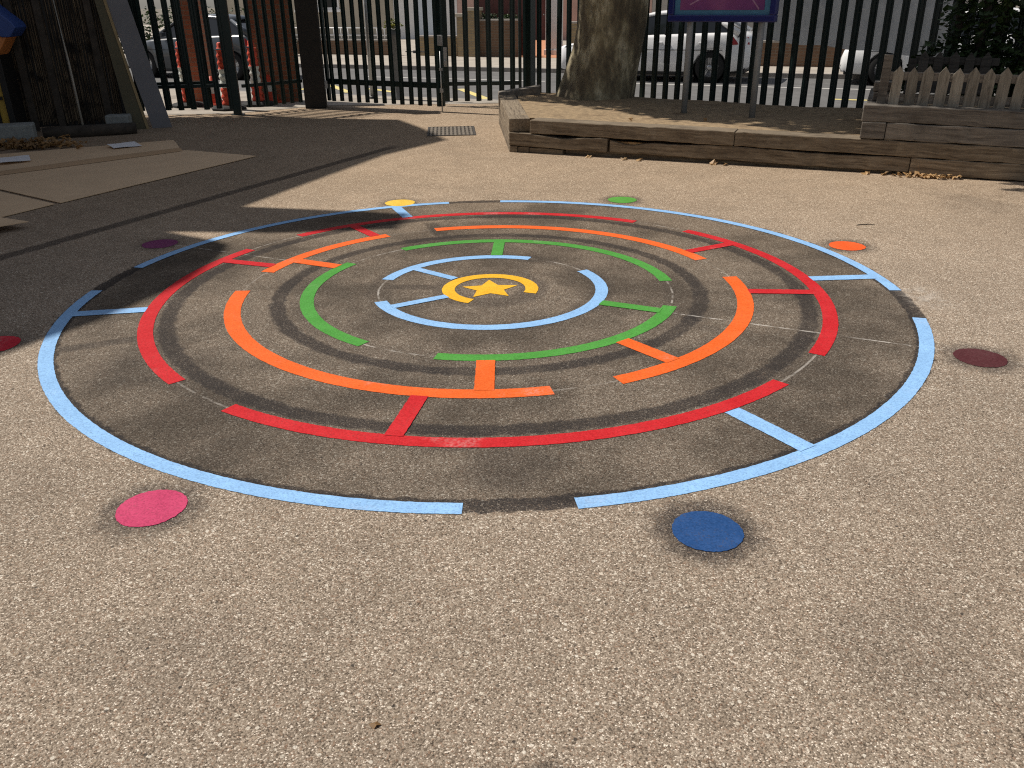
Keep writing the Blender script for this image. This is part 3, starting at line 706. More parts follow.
# ------------------------------------------------------------------ drain cover
dr = thing('drain_cover', 'rectangular iron drain grating set in the playground near the gate', 'drain', (-.78, 11.66, 0), R(4))
mb = MB(); mb.box(-.30, .30, -.40, .40, .0005, .003); mb.build('pit', plain('drain_silt', (.055,.045,.036), .95, .4, 12), dr)
mb = MB()
for x0, x1, y0, y1 in ((-.32,.32,-.42,-.395), (-.32,.32,.395,.42), (-.32,-.295,-.395,.395), (.295,.32,-.395,.395)): mb.box(x0, x1, y0, y1, .001, .009)
mb.build('frame', plain('iron_frame', (.06,.052,.045), .7, .3, 20), dr)
mb = MB()
for i in range(11): x = -.268+i*.0535; mb.box(x-.015, x+.015, -.394, .394, .003, .0085)
for y in (-.2, .0, .2): mb.box(-.29, .29, y-.008, y+.008, .0032, .0088)
mb.build('grate', plain('worn_iron', (.20,.17,.135), .6, .3, 20, .3, metal=.2), dr)

# ------------------------------------------------------------------ left-hand corner: reed screen, boards, blocks
rs = thing('reed_screen', 'dark reed screen tied upright at the left edge', 'screen', (-7.6, 11.95, 0), R(13))
mb = MB(); x = 0
while x < 2.15:
    r = random.uniform(.005, .010); y = random.uniform(-.012, .012); ln = random.uniform(-.03, .03)
    mb.tube([(x,y,.08+random.uniform(-.03,.05)), (x+ln,y+random.uniform(-.01,.01),1.1), (x+ln*1.4,y,2.0+random.uniform(-.05,.05))], [r,r,r*.8], 5, caps=False); x += random.uniform(.008, .02)
mb.build('reeds', M['reed'], rs)
MB().box(-.02, 2.2, .02, .035, .05, 1.98).build('backing', M['black'], rs)
for x in (.95, 1.30, 1.93): MB().box(x, x+.09, -.045, -.012, 0, 2.1).build('batten', M['log'], rs, bevel=.005)
cn = MB().tube([(-5.885,11.98,.02),(-5.90,11.99,.9),(-5.945,12.03,1.95)], .016, 9)
tag(cn.build('bamboo_cane', M['cane']), 'pale bamboo cane leaning against the reed screen', 'cane')
lg = thing('log', 'dark log lying on the ground in front of the reed screen', 'log', (-5.6, 11.60, .07), R(24))
MB().tube([(-.58,0,0),(-.2,.015,.0),(.2,-.01,.0),(.56,0,.005)], [.075,.08,.078,.07], 14).build('wood', M['log'], lg)
for lab, x, y, rz, sx, sy, sz in (('small grey concrete block standing beside the leaning boards', -5.42, 12.08, 8, .155, .10, .22), ('large pale grey concrete block at the left edge of the photo', -6.42, 10.98, 22, .36, .15, .24)):
    mb = MB().box(-sx, sx, -sy, sy, 0, sz); o = mb.build('concrete_block', M['block'], loc=(x, y, 0), bevel=.02); o.rotation_euler = (0, 0, R(rz))
    tag(o, lab, 'block', 'concrete blocks')
# boards leaning on the screen
def board(name, lab, b0, b1, t0, t1, th, mat, edge=None):
    b0, b1, t0, t1 = map(Vector, (b0, b1, t0, t1)); nrm = (b1-b0).cross(t0-b0).normalized()*th
    t = thing(name, lab, 'board', b0, 0)
    P = [b0-b0, b1-b0, t1-b0, t0-b0]
    MB().add(P+[p+nrm for p in P], [(0,1,2,3),(7,6,5,4),(0,4,5,1),(1,5,6,2),(2,6,7,3),(3,7,4,0)]).build('panel', M[mat], t, bevel=.003)
    if edge:
        e = (b1-b0).normalized()*.035
        Q = [b1-b0+e*.08, b1-b0+e, t1-b0+e, t1-b0+e*.08]
        MB().add([p-nrm*.5 for p in Q]+[p+nrm*1.5 for p in Q], [(0,1,2,3),(7,6,5,4),(0,4,5,1),(1,5,6,2),(2,6,7,3),(3,7,4,0)]).build('edge_strip', M[edge], t)
    return t
board('leaning_board', 'tall smooth grey board leaning at the right end of the reed screen', (-5.06,12.30,0), (-4.82,12.40,0), (-5.54,12.42,2.2), (-5.28,12.53,2.2), -.03, 'sheet_grey')
board('leaning_board', 'dull olive plywood board with a pale wooden edge, leaning behind the bamboo cane', (-5.33,12.20,0), (-5.13,12.25,0), (-5.60,12.36,2.2), (-5.53,12.38,2.2), -.02, 'ply', 'ply_edge')
# play cabinet in the corner
pc = thing('play_cabinet', 'yellow play cabinet with dark bars and an orange and blue roof at the left edge', 'play equipment', (-6.76, 11.55, 0), R(14))
MB().box(-.5, .12, .02, .5, .0, 1.0).build('body', M['play_yellow'], pc, bevel=.01)
mb = MB()
for x in (-.42, -.28, -.14, -.005): mb.box(x, x+.035, -.02, .0, .05, 1.0)
for z in (.12, .48, .86): mb.box(-.48, .10, -.018, .002, z, z+.04)
mb.build('bars', M['black'], pc)
MB().box(.125, .20, -.04, .5, 0, 1.25).build('corner_post', M['black'], pc, bevel=.004)
mb = MB(); RX = Matrix.Rotation(R(90), 4, 'X')
mb.prism([(-.5,.95),(.12,.95),(.18,1.0),(.37,1.27),(.22,1.40),(-.5,1.5)], -.4, .10, RX); mb.build('canopy', M['play_orange'], pc, bevel=.008)
mb = MB(); mb.prism([(.30,1.24),(.40,1.24),(.49,1.35),(.46,1.41),(.27,1.59),(-.1,1.9),(-.3,1.8),(.15,1.43)], -.42, .14, RX)
mb.build('roof_edge', M['play_blue'], pc, bevel=.01)

# cardboard sheets and papers
def card(name, lab, pts, z, mat='card', th=.006, bump=.006, group='cardboard sheets'):
    n = len(pts); mb = MB(); mb.prism(pts, z, z+th)
    return tag(mb.build(name, M[mat]), lab, 'cardboard', group)
c1 = thing('cardboard_sheet', 'brown cardboard sheet with a folded up front edge, topmost by the leaf litter', 'cardboard', (0,0,0), 0, 'cardboard sheets')
A, B = Vector((-3.93,10.22,0)), Vector((-6.55,7.55,0)); N = 14
mb = MB(); vs = []
back = [Vector((-4.30,11.02,0)), Vector((-7.4,9.1,0))]
for i in range(N+1):
    s = i/N; f = A.lerp(B, s); b = back[0].lerp(back[1], s); w = .015*math.sin(s*7)
    for kk in range(5): p = f.lerp(b, kk/4); vs.append((p.x, p.y, .030+.010*math.sin(s*5+kk)*(kk > 0)+w*.3+.015*(1-kk/4)))
mb.add(vs, [(i*5+k, (i+1)*5+k, (i+1)*5+k+1, i*5+k+1) for i in range(N) for k in range(4)], True)
mb.build('sheet', M['card'], c1)
mb = MB(); vs = []
dn = Vector((.56,-.55,0)).normalized()
for i in range(N+1):
    s = i/N; f = A.lerp(B, s); w = .015*math.sin(s*7)*.3; e = .07+.02*math.sin(s*4)
    vs += [(f.x, f.y, .046+w), (f.x+dn.x*.03, f.y+dn.y*.03, .047+w), (f.x+dn.x*e, f.y+dn.y*e, .016)]
mb.add(vs, [(i*3+k, (i+1)*3+k, (i+1)*3+k+1, i*3+k+1) for i in range(N) for k in range(2)], True)
mb.build('folded_edge', M['card_edge'], c1)
card('cardboard_sheet', 'large flat brown cardboard sheet lying nearest the gate side', [(-2.90,9.78),(-3.99,7.41),(-6.2,9.0),(-5.9,10.2),(-3.85,10.25)], .006)
card('cardboard_sheet', 'flat brown cardboard sheet at the left edge, butted against the larger one', [(-4.02,7.37),(-4.30,6.72),(-6.6,8.0),(-6.2,8.93)], .0055)
t = card('cardboard_sheet', 'small cardboard piece at the left edge, lifted off the ground on one side', [(-3.80,6.53),(-4.30,6.78),(-5.2,6.9),(-5.2,6.1),(-4.15,6.18)], .05)
for lab, x, y, rz in (('white sheet of paper on the cardboard at the left edge of the photo', -5.50, 9.47, 30), ('white sheet of paper lying in the middle of the folded cardboard', -4.66, 10.40, 35)):
    mb = MB(); vs = []
    for i in range(7):
        for k in range(4): vs.append((-.16+.32*i/6, -.19+.38*k/3, -.002+.003*math.sin(i*.9+k)+.012*(-.105+.21*k/3)))
    mb.add(vs, [(i*4+k, (i+1)*4+k, (i+1)*4+k+1, i*4+k+1) for i in range(6) for k in range(3)], True)
    o = mb.build('paper_sheet', M['paper'], loc=(x, y, .062)); o.rotation_euler = (0, 0, R(rz)); tag(o, lab, 'paper', 'sheets of paper')

# ------------------------------------------------------------------ fallen leaves
def litter(name, lab, pts, size, mat, kind=None):
    mb = MB()
    for (x, y, z, s) in pts:
        a = Vector((random.gauss(0,1), random.gauss(0,1), random.gauss(0,.35))).normalized(); b = a.cross(Vector((random.gauss(0,.35), random.gauss(0,.35), 1))).normalized(); up = a.cross(b)*s*.22
        p = Vector((x, y, z)); mb.add([p-a*s*.5, p-a*s*.1+b*s*.4+up, p+a*s*.15+b*s*.2, p+a*s*.5+up, p+a*s*.15-b*s*.2, p-a*s*.1-b*s*.4+up, p], [(0,6,1),(1,6,2),(2,6,3),(3,6,4),(4,6,5),(5,6,0)])
    return mb
mb = litter('x', '', [(-5.98+random.gauss(0,.30), 10.68+random.gauss(0,.13), .03+abs(random.gauss(0,.035)), random.uniform(.07,.13)) for _ in range(230)], .1, '')
o = mb.build('leaf_litter', M['dark_leaf']); tag(o, 'drift of brown dead leaves between the cardboard and the concrete block', 'dead leaves', kind='stuff')
def onfront(l, out): q = Matrix.Rotation(RZ, 3, 'Z') @ Vector((l, -out, 0)); return (-.003+q.x, 9.914+q.y)
pp = []
for _ in range(60):
    l = random.gauss(4.45, .13); xx, yy = onfront(l, random.uniform(.02, .13)); pp.append((xx, yy, .012+random.random()*.03, random.uniform(.04,.08)))
tag(litter('x','',pp,1,'').build('leaf_litter', M['dry_leaf']), 'heap of dry tan leaves at the foot of the planter below the picket fence', 'dead leaves', kind='stuff')
for l, out, s, lab in ((.98,.07,.10,'single dry leaf at the foot of the planter, leftmost of the row'), (1.40,.08,.10,'dry leaf under the rotten sleeper end, left of a pair'), (1.56,.07,.10,'dry leaf under the rotten sleeper end, right of a pair'), (2.36,.06,.11,'larger dry leaf at the planter foot below the notice board'), (2.48,.05,.07,'small dry leaf right beside the larger one below the notice board'), (3.86,.06,.11,'dry leaf at the planter foot left of the leaf heap'), (4.02,.05,.09,'dry leaf close to the left end of the leaf heap')):
    xx, yy = onfront(l, out); o = litter('x','',[(0,0,.016,s),(.02,.01,.022,s*.7)],1,'').build('dry_leaf', M['dry_leaf'], loc=(xx, yy, 0)); tag(o, lab, 'leaf', 'dry leaves along the planter')
xx = litter('x','',[(0,0,.006,.032)],1,'').build('dry_leaf', M['dark_leaf'], loc=(-.343, 1.498, 0)); tag(xx, 'small brown leaf lying alone on the asphalt in the foreground', 'leaf')
for l, y, s in ((.9,1.2,.07),(1.3,.5,.08),(2.1,.7,.07)):
    q = Matrix.Rotation(RZ, 3, 'Z') @ Vector((l, y, 0)); o = litter('x','',[(0,0,0,s)],1,'').build('dry_leaf', M['dry_leaf'], loc=(q.x, 9.914+q.y, Hh+.012-.0118*l)); tag(o, 'dry leaf lying on the soil of the raised bed in front of the tree', 'leaf', 'dry leaves on the soil')

tw = MB().tube([(-.07,-.012,.004),(-.03,.004,.005),(.02,.006,.005),(.07,-.004,.005)], [.003,.0035,.003,.002], 6).tube([(.0,.005,.005),(.03,.022,.005)], [.002,.0015], 5)
tag(tw.build('twig', M['log'], loc=(2.73, 6.32, 0)), 'small dark twig on the tarmac beyond the orange spot', 'twig')
# ------------------------------------------------------------------ traffic cylinders and cones
tc = thing('traffic_cylinder', 'orange and white traffic cylinder beside the dark fence post, fully in view', 'traffic cylinder', (-4.64, 14.50, 0), 0, 'traffic cylinders by the fence')
pf = []
for i in range(34):
    z = .06+i*.026; pf.append((.088-.018*(z/1.0)+(.010 if i % 4 in (1,2) else -.006), z))
def band(z0, z1): return [p for p in pf if z0-.001 <= p[1] <= z1+.027]
base = MB().lathe([(.0,.0),(.29,.0),(.29,.035),(.25,.06),(.10,.075),(.09,.06)], 8, smooth=False); base.build('rubber_base', M['rubber'], tc, bevel=.006)
MB().lathe(band(.06,.33), 20).build('sleeve', M['cone_orange'], tc)
MB().lathe(band(.33,.63), 20).build('white_band', M['cone_white'], tc)
MB().lathe(band(.63,.94), 20).lathe([(.068,.944),(.05,.97),(.05,1.02),(.035,1.035),(0,1.035)], 20).build('upper_sleeve', M['cone_orange'], tc)
copy_thing(tc, (-5.48, 15.0, .004), .4, 'orange and white traffic cylinder furthest left behind the fence')
copy_thing(tc, (-4.30, 15.05, .004), 1.1, 'orange and white traffic cylinder right of the dark fence post')
cone = thing('traffic_cone', 'low orange traffic cone left of the fence post, behind the cylinders', 'traffic cone', (-5.12, 15.25, .004), 0, 'traffic cones by the fence')
MB().box(-.18,.18,-.18,.18,0,.03).build('base', M['cone_orange'], cone, bevel=.01); MB().lathe([(.14,.03),(.125,.12),(.03,.46),(.0,.465)], 18).build('body', M['cone_orange'], cone); MB().lathe([(.108,.19),(.075,.31)], 18).build('sleeve', M['cone_white'], cone)
copy_thing(cone, (-4.2, 15.5, .004), .5, 'low orange traffic cone beside the brick wall')

# ------------------------------------------------------------------ brick walls near the gate
def wall_thing(name, lab, cat, x0, x1, y0, y1, h, loc, rz, mat, cope=None, ch=.06, over=.03):
    t = thing(name, lab, cat, loc, rz)
    MB().box(x0, x1, y0, y1, -.02, h).build('brickwork', M[mat], t)
    if cope: MB().box(x0-over, x1+over, y0-over, y1+over, h, h+ch).build('coping', M[cope], t, bevel=.012)
    return t
wall_thing('brick_pier', 'orange brick pier seen through the fence behind the left-hand cylinders', 'brick pier', -.20, .20, -.2, .2, 2.3, (-5.55, 15.85, 0), R(5), 'brick_red', 'kerb')
wall_thing('brick_wall', 'orange brick wall seen through the fence left of the gate post', 'wall', -.33, .40, -.12, .12, 2.2, (-4.12, 15.62, 0), R(12), 'brick_red', 'kerb')

# ------------------------------------------------------------------ street furniture and gardens over the road
def ku(px, v): k = (px-512)/905.0; return v*(k*.9191-.394)/(k*.394+.9191)
pot = thing('planter_pillar', 'tall grey pillar with a flowering plant on top, seen through the left gate leaf', 'planter', (-1.98, 15.72, 0), RZ)
MB().lathe([(.10,0),(.10,.05),(.085,.07),(.085,1.02),(.12,1.04),(.12,1.16),(.10,1.16),(.10,1.12),(0,1.12)], 16).build('pillar', M['bin_grey'], pot)
mb = MB(); leaves(mb, (0,0,1.24), (.17,.17,.10), 160, .06, .1); mb.build('plant', leafmat('yellow_green_leaf', (.10,.14,.02), (.32,.30,.06)), pot)
sp = thing('street_post', 'thin pale steel post standing behind the left gate leaf', 'post', (-2.47, 15.95, 0), RZ)
MB().tube([(0,0,0),(0,0,2.6)], .038, 12).build('shaft', M['steel'], sp); MB().lathe([(.07,0),(.07,.04),(.04,.05)], 12).build('foot', M['black'], sp)

def garden_wall(name, lab, u0, u1, v, h, mat, cope='kerb', th=.22):
    return wall_thing(name, lab, 'wall', u0, u1, -th/2, th/2, h, W(0, v), RZ, mat, cope)
V1, V2 = 25.6, 37.0
garden_wall('garden_wall', 'low brown garden wall below the white railing on the far pavement', ku(285,V1), ku(398,V1), V1, .42, 'brick_brown')
garden_wall('garden_wall', 'low buff stone garden wall in front of the pale blue door', ku(424,V1), ku(462,V1), V1, .55, 'brick_yellow')
garden_wall('garden_wall', 'brown brick garden wall right of the buff brick piers', ku(485,V1), ku(521,V1), V1, 1.02, 'brick_brown')
garden_wall('garden_wall', 'buff brick garden wall behind the large tree trunk', ku(574,V1), ku(600,V1), V1, .95, 'brick_yellow')
garden_wall('garden_wall', 'long low brick wall across the road between the two white cars', ku(640,V1-2), ku(960,V1-2), V1-2, .55, 'brick_brown')
for p, lab in ((468.5, 'buff brick gate pier right behind the gate latch'), (479, 'taller buff brick pier with a pale cap')):
    wall_thing('brick_pier', lab, 'brick pier', -.16, .16, -.2, .2, 1.15 if p < 470 else 1.32, W(ku(p, V1-.1), V1-.1), RZ, 'brick_yellow', 'render_cream', .09, .04)
rl = thing('railing', 'white metal railing on the low brown garden wall', 'railing', W(0, V1), RZ)
u0, u1 = ku(290,V1), ku(398,V1); mb = MB()
for z in (.60, .82): mb.tube([(u0,0,z),(u1,0,z)], .022, 6)
u = u0
while u < u1: mb.tube([(u,0,.48),(u,0,.82)], .016, 6); u += .28
mb.build('rails', M['upvc'], rl)
pt = MB(); pts = [W(ku(519,V1), V1-.2), W(ku(571,V1-.2), V1-.2), W(ku(566,V2), V2), W(ku(530,V2), V2)]; pt.add([(p.x,p.y,.006) for p in pts], [(0,1,2,3)])
tag(pt.build('tiled_path', M['path']), kind='structure')
hg = MB()
for px in range(96, 290, 9):
    u = ku(px, 24.5); leaves(hg, W(u, 24.5, .75), (.55,.45,.85), 130, .13, .25)
tag(hg.build('hedge', M['ivy']), 'dark hedge across the road behind the brick pier at the far left', 'hedge')
hd = thing('panel_fence', 'dark red panel fence standing behind the brown brick garden wall', 'fence', W(0, V1+.6), RZ)
u = ku(484,V1+.6)
while u < ku(533,V1+.6):
    MB().box(u, u+.24, 0, .03, 0, 2.0+random.uniform(-.01,.01)).build('plank', M['door_red'], hd, bevel=.004); u += .25
bs = MB(); leaves(bs, W(ku(492,V1+.2), V1+.28, 1.12), (.55,.14,.14), 300, .07, .1); leaves(bs, W(ku(512,V1+.2), V1+.28, 1.1), (.4,.14,.12), 220, .07, .1)
tag(bs.build('hedge', M['ivy']), 'thin dark hedge along the top of the brown brick garden wall', 'hedge')

# houses: walls, window, door, roof
def house(lab, u0, u1, v, mat, wins, doors, h=5.6):
    t = thing('terraced_house', lab, 'house', W(0, v), RZ)
    MB().box(u0, u1, 0, 7, 0, h).build('wall', M[mat], t)
    MB().add([(u0-.1,-.3,h),(u1+.1,-.3,h),(u1+.1,7.3,h),(u0-.1,7.3,h),(u0-.1,3.5,h+2.4),(u1+.1,3.5,h+2.4)], [(0,1,5,4),(2,3,4,5),(0,4,3),(1,2,5),(3,2,1,0)]).build('roof', M['roof'], t)
    for (a, b, z0, z1) in wins:
        f = MB()
        for q in ((a,b,-.06,.03,z0,z0+.08),(a,b,-.06,.03,z1-.08,z1),(a,a+.08,-.06,.03,z0+.08,z1-.08),(b-.08,b,-.06,.03,z0+.08,z1-.08),((a+b)/2-.04,(a+b)/2+.04,-.055,.03,z0+.08,z1-.08)): f.box(*q)
        fo = f.build('window', M['upvc'], t, bevel=.006)
        MB().box(a+.06, b-.06, -.02, -.008, z0+.06, z1-.06).build('pane', M['glass'], fo)
        MB().box(a-.1, b+.1, -.13, .02, z0-.13, z0-.003).build('sill', M['upvc'], fo, bevel=.008)
    for (a, b, z1, mt) in doors:
        f = MB()
        for q in ((a-.09,a,-.05,.03,0,z1+.09),(b,b+.09,-.05,.03,0,z1+.09),(a,b,-.05,.03,z1,z1+.09)): f.box(*q)
        fo = f.build('door', M['upvc'], t, bevel=.006)
        lf = MB().box(a, b, -.025, -.006, .02, z1)
        for z in (.25, 1.1): lf.box(a+.12, (a+b)/2-.05, -.035, -.0255, z, z+.65); lf.box((a+b)/2+.05, b-.12, -.035, -.0255, z, z+.65)
        lf.build('leaf', M[mt], fo, bevel=.004)
        MB().box(b-.14, b-.10, -.065, -.026, 1.0, 1.05).build('handle', M['steel'], fo)
    return t
house('cream rendered house with a white framed window, behind the white railing', ku(230,V2), ku(399,V2), V2, 'render_cream', [(ku(304,V2), ku(346,V2), 1.30, 2.7), (ku(352,V2), ku(384,V2), 3.6, 4.8), (ku(300,V2), ku(335,V2), 3.6, 4.8)], [(ku(262,V2), ku(278,V2), 2.0, 'door_red')])
house('white house with a pale blue panelled door', ku(399.3,V2), ku(462,V2), V2, 'render_white', [(ku(404,V2), ku(418,V2), 1.9, 2.9)], [(ku(424,V2), ku(441,V2), 2.05, 'door_blue')])
house('pink rendered house with a dark red door and white pillars', ku(462.3,V2), ku(655,V2), V2, 'render_pink', [(ku(585,V2), ku(640,V2), 1.15, 2.6), (ku(480,V2), ku(520,V2), 1.2, 2.6)], [(ku(536,V2), ku(551,V2), 2.05, 'door_red')])
house('grey rendered house opposite the right end of the fence', ku(655.3,V2), ku(1000,V2), V2, 'render_grey', [(ku(690,V2), ku(740,V2), 1.1, 2.6), (ku(800,V2), ku(860,V2), 1.1, 2.6)], [(ku(765,V2), ku(782,V2), 2.05, 'door_blue')])
for p, lab in ((555, 'white square porch pillar left of the orange path edge'), (562, 'white porch pillar close to the tree trunk')):
    t = thing('porch_pillar', lab, 'pillar', W(ku(p,V1+1.2), V1+1.2), RZ, 'porch pillars'); MB().box(-.13,.13,-.13,.13,0,2.4).build('shaft', M['render_white'], t, bevel=.01); MB().box(-.17,.17,-.17,.17,0,.16).build('base', M['render_white'], t, bevel=.01)

# ------------------------------------------------------------------ parked cars (front towards -x, near side at y = 0)
def car(lab, loc, L=4.5, group='white cars parked across the road', rearwheel=.86):
    t = thing('parked_car', lab, 'car', loc, RZ, group)
    Wd = 1.80
    # stations along the length: x, sill z, belt z, plan inset
    lower = [(0,.33,.50,.34),(.05,.26,.66,.22),(.22,.22,.735,.10),(.6,.21,.80,.04),(1.15,.21,.90,.0),(1.9,.21,.95,.0),(2.8,.21,.985,.0),(3.5,.21,1.01,.01),(4.0,.22,1.02,.05),(4.3,.26,1.0,.12),(4.45,.32,.93,.20),(L,.40,.80,.28)]
    def wheelcut(x, zs):
        for wx in (.90, L-rearwheel):
            if abs(x-wx) < .36: return max(zs, .30+math.sqrt(max(0, .36**2-(x-wx)**2)))
        return zs
    xs = sorted(set([round(i*.06, 3) for i in range(int(L/.06)+1)]+[L])); st = []
    for x in xs:
        for a, b in zip(lower, lower[1:]):
            if a[0] <= x <= b[0]:
                f = (x-a[0])/(b[0]-a[0]); st.append((x, *[a[i]+(b[i]-a[i])*f for i in (1,2,3)])); break
    mb = MB(); vs = []
    for x, z0, z1, ins in st:
        zc = wheelcut(x, z0); zb = max(z1, zc+.03); m = zc+(zb-zc)*.45
        sec = [(ins+.06, zc), (ins+.012, zc+.03 if zc+.03 < zb else zc), (ins+.0, m), (ins+.015, zb-.06 if zb-.06 > m else m+.002), (ins+.07, zb), (Wd*.5, zb+.02)]
        vs += [(x, y, z) for y, z in sec] + [(x, Wd-y, z) for y, z in sec[:-1][::-1]] + [(x, Wd/2, .2)]
    n = 12
    fs = [(i*n+k, i*n+(k+1) % n, (i+1)*n+(k+1) % n, (i+1)*n+k) for i in range(len(st)-1) for k in range(n)]
    fs += [list(range(n)), [(len(st)-1)*n+k for k in range(n)]]
    mb.add(vs, fs, True); mb.build('body', M['white_car'], t)
    # cabin: glass block, then roof skin and pillars in body colour
    gp = [(1.20,.93),(1.95,1.34),(2.35,1.42),(2.95,1.425),(3.55,1.35),(4.25,1.02)]
    mb = MB(); vs = []
    for x, z in gp:
        for y in (.10, Wd-.10): vs.append((x, y, .93+(0)*z))
        ins = .10+(z-.93)*.42
        for y in (ins, Wd-ins): vs.append((x, y, z-.015))
    fs = []
    for i in range(len(gp)-1):
        a, b = i*4, (i+1)*4; fs += [(a, a+2, b+2, b), (a+1, b+1, b+3, a+3), (a+2, a+3, b+3, b+2)]
    mb.add(vs, fs); mb.build('windows', M['glass'], t)
    mb = MB(); vs = []; rp = [(1.93,1.335),(2.2,1.395),(2.5,1.43),(2.95,1.432),(3.3,1.40),(3.62,1.335)]
    for x, z in rp:
        ins = .10+(z-.93)*.42-.012; vs += [(x, ins, z-.06), (x, ins+.03, z-.01), (x, Wd*.5, z+.02), (x, Wd-ins-.03, z-.01), (x, Wd-ins, z-.06)]
    fs = [(i*5+k, i*5+k+1, (i+1)*5+k+1, (i+1)*5+k) for i in range(len(rp)-1) for k in range(4)]
    mb.add(vs, fs, True); roof = mb.build('roof', M['white_car'], t)
    so = roof.modifiers.new('s', 'SOLIDIFY'); so.thickness = .02; so.offset = 1
    mb = MB()
    for y in (0, 1):
        f = (lambda q: q) if y == 0 else (lambda q: Wd-q)
        mb.tube([(1.22, f(.085), .94), (1.95, f(.255), 1.33)], .028, 6); mb.tube([(3.60, f(.255), 1.335), (4.22, f(.12), 1.01)], [.04,.07], 6)
    mb.build('pillar', M['white_car'], t)
    mb = MB()
    for y in (0, 1):
        f = (lambda q: q) if y == 0 else (lambda q: Wd-q); mb.tube([(2.62, f(.075), .97), (2.66, f(.275), 1.41)], .022, 6)
    mb.build('door_pillar', M['trim'], t)
    MB().box(1.25, L-1.25, .035, Wd-.035, .16, .30).box(.1, .55, .18, Wd-.18, .2, .3).box(L-.5, L-.12, .18, Wd-.18, .2, .36).build('sill', M['trim'], t, bevel=.02)
    # seams and handles
    mb = MB()
    for x in (1.42, 2.64, 3.55): mb.box(x, x+.012, -.004, .012, .40, .93)
    mb.box(.55, 3.9, -.002, .012, .665, .676); mb.build('door_seam', M['trim'], t)
    for x in (2.42, 3.38): MB().box(x, x+.17, -.022, .006, .80, .83).build('door_handle', M['white_car'], t, bevel=.008)
    MB().add([(1.55,-.14,.96),(1.72,-.14,.97),(1.72,.03,.97),(1.58,.03,.96),(1.57,-.14,1.08),(1.72,-.13,1.09),(1.72,.03,1.07),(1.6,.03,1.06)], [(0,3,2,1),(4,5,6,7),(0,1,5,4),(1,2,6,5),(2,3,7,6),(3,0,4,7)]).build('mirror', M['white_car'], t, bevel=.02)
    MB().add([(.16,.145,.60),(.62,.032,.66),(.66,.045,.765),(.30,.10,.735),(.16,.175,.60),(.62,.062,.66),(.66,.075,.765),(.30,.13,.735)], [(0,1,2,3),(7,6,5,4),(0,4,5,1),(1,5,6,2),(2,6,7,3),(3,7,4,0)]).build('headlight', M['lamp'], t, bevel=.01)
    mb = MB().box(-.012, .05, .40, Wd-.40, .30, .46)
    mb.add([(.02,.285,.36),(.24,.12,.34),(.26,.12,.52),(.05,.265,.54),(.05,.34,.36),(.27,.17,.34),(.29,.17,.52),(.08,.33,.54)], [(0,1,2,3),(7,6,5,4),(0,4,5,1),(1,5,6,2),(2,6,7,3),(3,7,4,0)]); mb.build('grille', M['trim'], t)
    MB().add([(L-.42,.055,.78),(L-.06,.195,.78),(L-.10,.20,.93),(L-.44,.075,.95),(L-.42,.12,.78),(L-.06,.27,.78),(L-.10,.27,.93),(L-.44,.13,.95)], [(0,1,2,3),(7,6,5,4),(0,4,5,1),(1,5,6,2),(2,6,7,3),(3,7,4,0)]).build('tail_light', M['red_lamp'], t, bevel=.01)
    MB().box(L-.16, L+.015, .32, Wd-.32, .34, .52).build('rear_bumper', M['trim'], t, bevel=.02)
    for wx in (.90, L-rearwheel):
        for ys in (0, 1):
            f = 1 if ys == 0 else -1; y0 = .035 if ys == 0 else Wd-.035
            w = MB().lathe([(.20,.0),(.29,-.0),(.318,.02*1),(.322,.10),(.318,.19),(.28,.21)], 28, 'y'); wo = w.build('tyre', M['rubber'], t); wo.location = (wx, y0, .322); wo.scale = (1, f, 1)
            w = MB().lathe([(.215,.008),(.205,.03),(.19,.12),(0,.12)], 28, 'y')
            for k in range(5):
                an = 2*PI*k/5+.3
                for da in (-.14, .14): w.add([(math.cos(an)*.04-math.sin(an)*.018, .015, math.sin(an)*.04+math.cos(an)*.018), (math.cos(an)*.04+math.sin(an)*.018, .015, math.sin(an)*.04-math.cos(an)*.018), (math.cos(an+da)*.21+math.sin(an)*.014, .012, math.sin(an+da)*.21-math.cos(an)*.014), (math.cos(an+da)*.21-math.sin(an)*.014, .012, math.sin(an+da)*.21+math.cos(an)*.014)], [(0,1,2,3)])
            w.lathe([(.055,.022),(.05,.008),(0,.006)], 14, 'y')
            w.build('rim', M['alloy'], wo)
            if ys == 0: MB().lathe([(.36,.045),(.36,.3),(.0,.3)], 24, 'y').build('arch_liner', M['trim'], t, loc=(wx, 0, .30))
    return t
c1_ = car('white hatchback parked across the road, partly hidden by the tree trunk and the notice board', W(-7.25, 19.50, -.10))
c2_ = copy_thing(c1_, W(-.97, 19.75, -.10), RZ, 'white car parked at the right, only its front wheel and bonnet showing below the banner')

c3_ = copy_thing(c1_, W(-18.3, 17.2, -.10), RZ, 'dark grey car parked beyond the far left fence, seen in slivers behind the traffic cylinders')
M['grey_car'] = plain('dark_grey_car_paint', (.055,.065,.075), .25, .05, 3, coat=.6)
for ch in c3_.children:
    if ch.material_slots and ch.material_slots[0].material == M['white_car']:
        ch.material_slots[0].link = 'OBJECT'; ch.material_slots[0].material = M['grey_car']
del c3_['group']

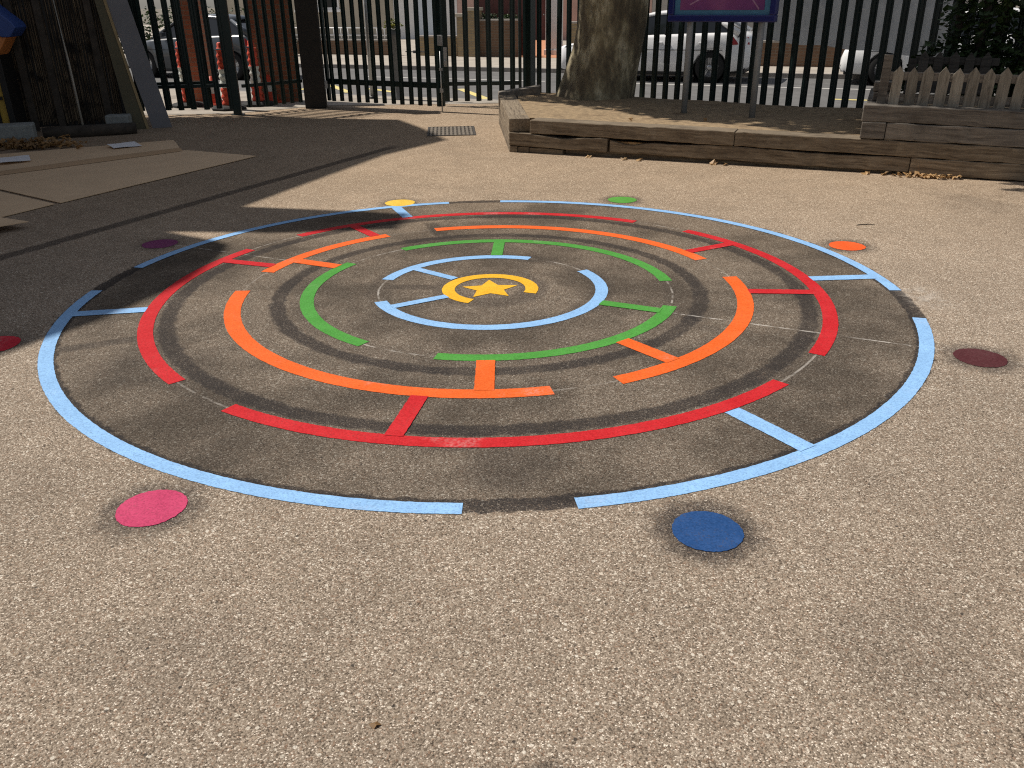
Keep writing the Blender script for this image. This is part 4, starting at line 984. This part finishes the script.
# ------------------------------------------------------------------ unseen building added on the left, outline shaped to cast the yard shadow
XP = -7.2
OUT = [(-5.9,13.55),(-3.9,13.45),(-3.15,13.25),(-1.64,12.95),(-1.20,12.0),(-.787,10.889),(-1.428,9.807),(-2.305,7.217),(-1.454,7.03),(-.812,6.87),(-.869,6.37),(-1.65,6.299),(-2.698,6.394),(-2.216,6.105),(-2.045,5.957),(-2.015,5.719),(-2.04,5.099),(-2.308,4.364),(-2.584,3.898),(-3.0,3.2),(-3.9,1.6),(-5.2,-.5)]
prof = []
for x, y in OUT:  # wanted ground shadow traced back sunwards to the wall plane
    t = (XP-x)/SUNV.x; prof.append((y+SUNV.y*t, SUNV.z*t))
prof = [(prof[0][0]+.0, 0)] + prof + [(prof[-1][0], 0)]
sb = thing('shadow_building', 'unseen brick building added at the left, its stepped outline shaped to shade the playground', 'building', (XP, 0, 0))
mb = MB(); n = len(prof); vs = [(0, y, z) for y, z in prof]+[(-.22, y, z) for y, z in prof]
mb.add(vs, [list(range(n)), list(range(2*n-1, n-1, -1))]+[(i, (i+1) % n, n+(i+1) % n, n+i) for i in range(n)])
mb.build('shadow_profile_wall', M['brick_brown'], sb)
MB().box(-6, -.23, 1.0, 13.2, 0, 3.2).build('wall', M['brick_brown'], sb)
for y in (4.4, 6.8, 9.2, 11.4):
    f = MB()
    for q in ((-.02,.05,y,y+1.3,1.1,1.18),(-.02,.05,y,y+1.3,2.32,2.4),(-.02,.05,y,y+.08,1.18,2.32),(-.02,.05,y+1.22,y+1.3,1.18,2.32)): f.box(*q)
    fo = f.build('window', M['upvc'], sb); MB().box(.003,.012,y+.06,y+1.24,1.16,2.34).build('pane', M['glass'], fo)

# ------------------------------------------------------------------ camera, light, world
PITCH, ROLL, F = .4315, -.0118, 833.5
cam = bpy.data.cameras.new('camera'); co = bpy.data.objects.new('camera', cam); COL.objects.link(co)
cam.sensor_width = 36; cam.lens = 36*F/1024; cam.clip_end = 2000; cam.clip_start = .05
co.matrix_world = Matrix.Translation((0,0,1.6)) @ Matrix.Rotation(PI/2-PITCH, 4, 'X') @ Matrix.Rotation(ROLL, 4, 'Z')
S.camera = co
sl = bpy.data.lights.new('sun', 'SUN'); so = bpy.data.objects.new('sun', sl); COL.objects.link(so)
sl.energy = 4.65; sl.angle = R(.53); sl.color = (1, .937, .845)
so.rotation_euler = SUNV.to_track_quat('Z', 'Y').to_euler(); so.location = (-6, 6, 12)
wd = bpy.data.worlds.new('World'); S.world = wd; wd.use_nodes = True
sk = wd.node_tree.nodes.new('ShaderNodeTexSky'); sk.sky_type = 'NISHITA'; sk.sun_disc = False
sk.sun_elevation = ELEV; sk.sun_rotation = math.atan2(SH.x, SH.y); sk.air_density = 1; sk.dust_density = 1.5
bg = wd.node_tree.nodes['Background']; hs = wd.node_tree.nodes.new('ShaderNodeHueSaturation'); hs.inputs['Saturation'].default_value = .45
wd.node_tree.links.new(sk.outputs[0], hs.inputs['Color']); wd.node_tree.links.new(hs.outputs[0], bg.inputs[0]); bg.inputs[1].default_value = .076
S.view_settings.view_transform = 'Standard'; S.view_settings.look = 'None'; S.view_settings.exposure = 0
S.render.engine = 'CYCLES'; S.cycles.use_denoising = False; S.cycles.filter_width = 1.15; S.cycles.max_bounces = 6; S.cycles.sample_clamp_indirect = 3
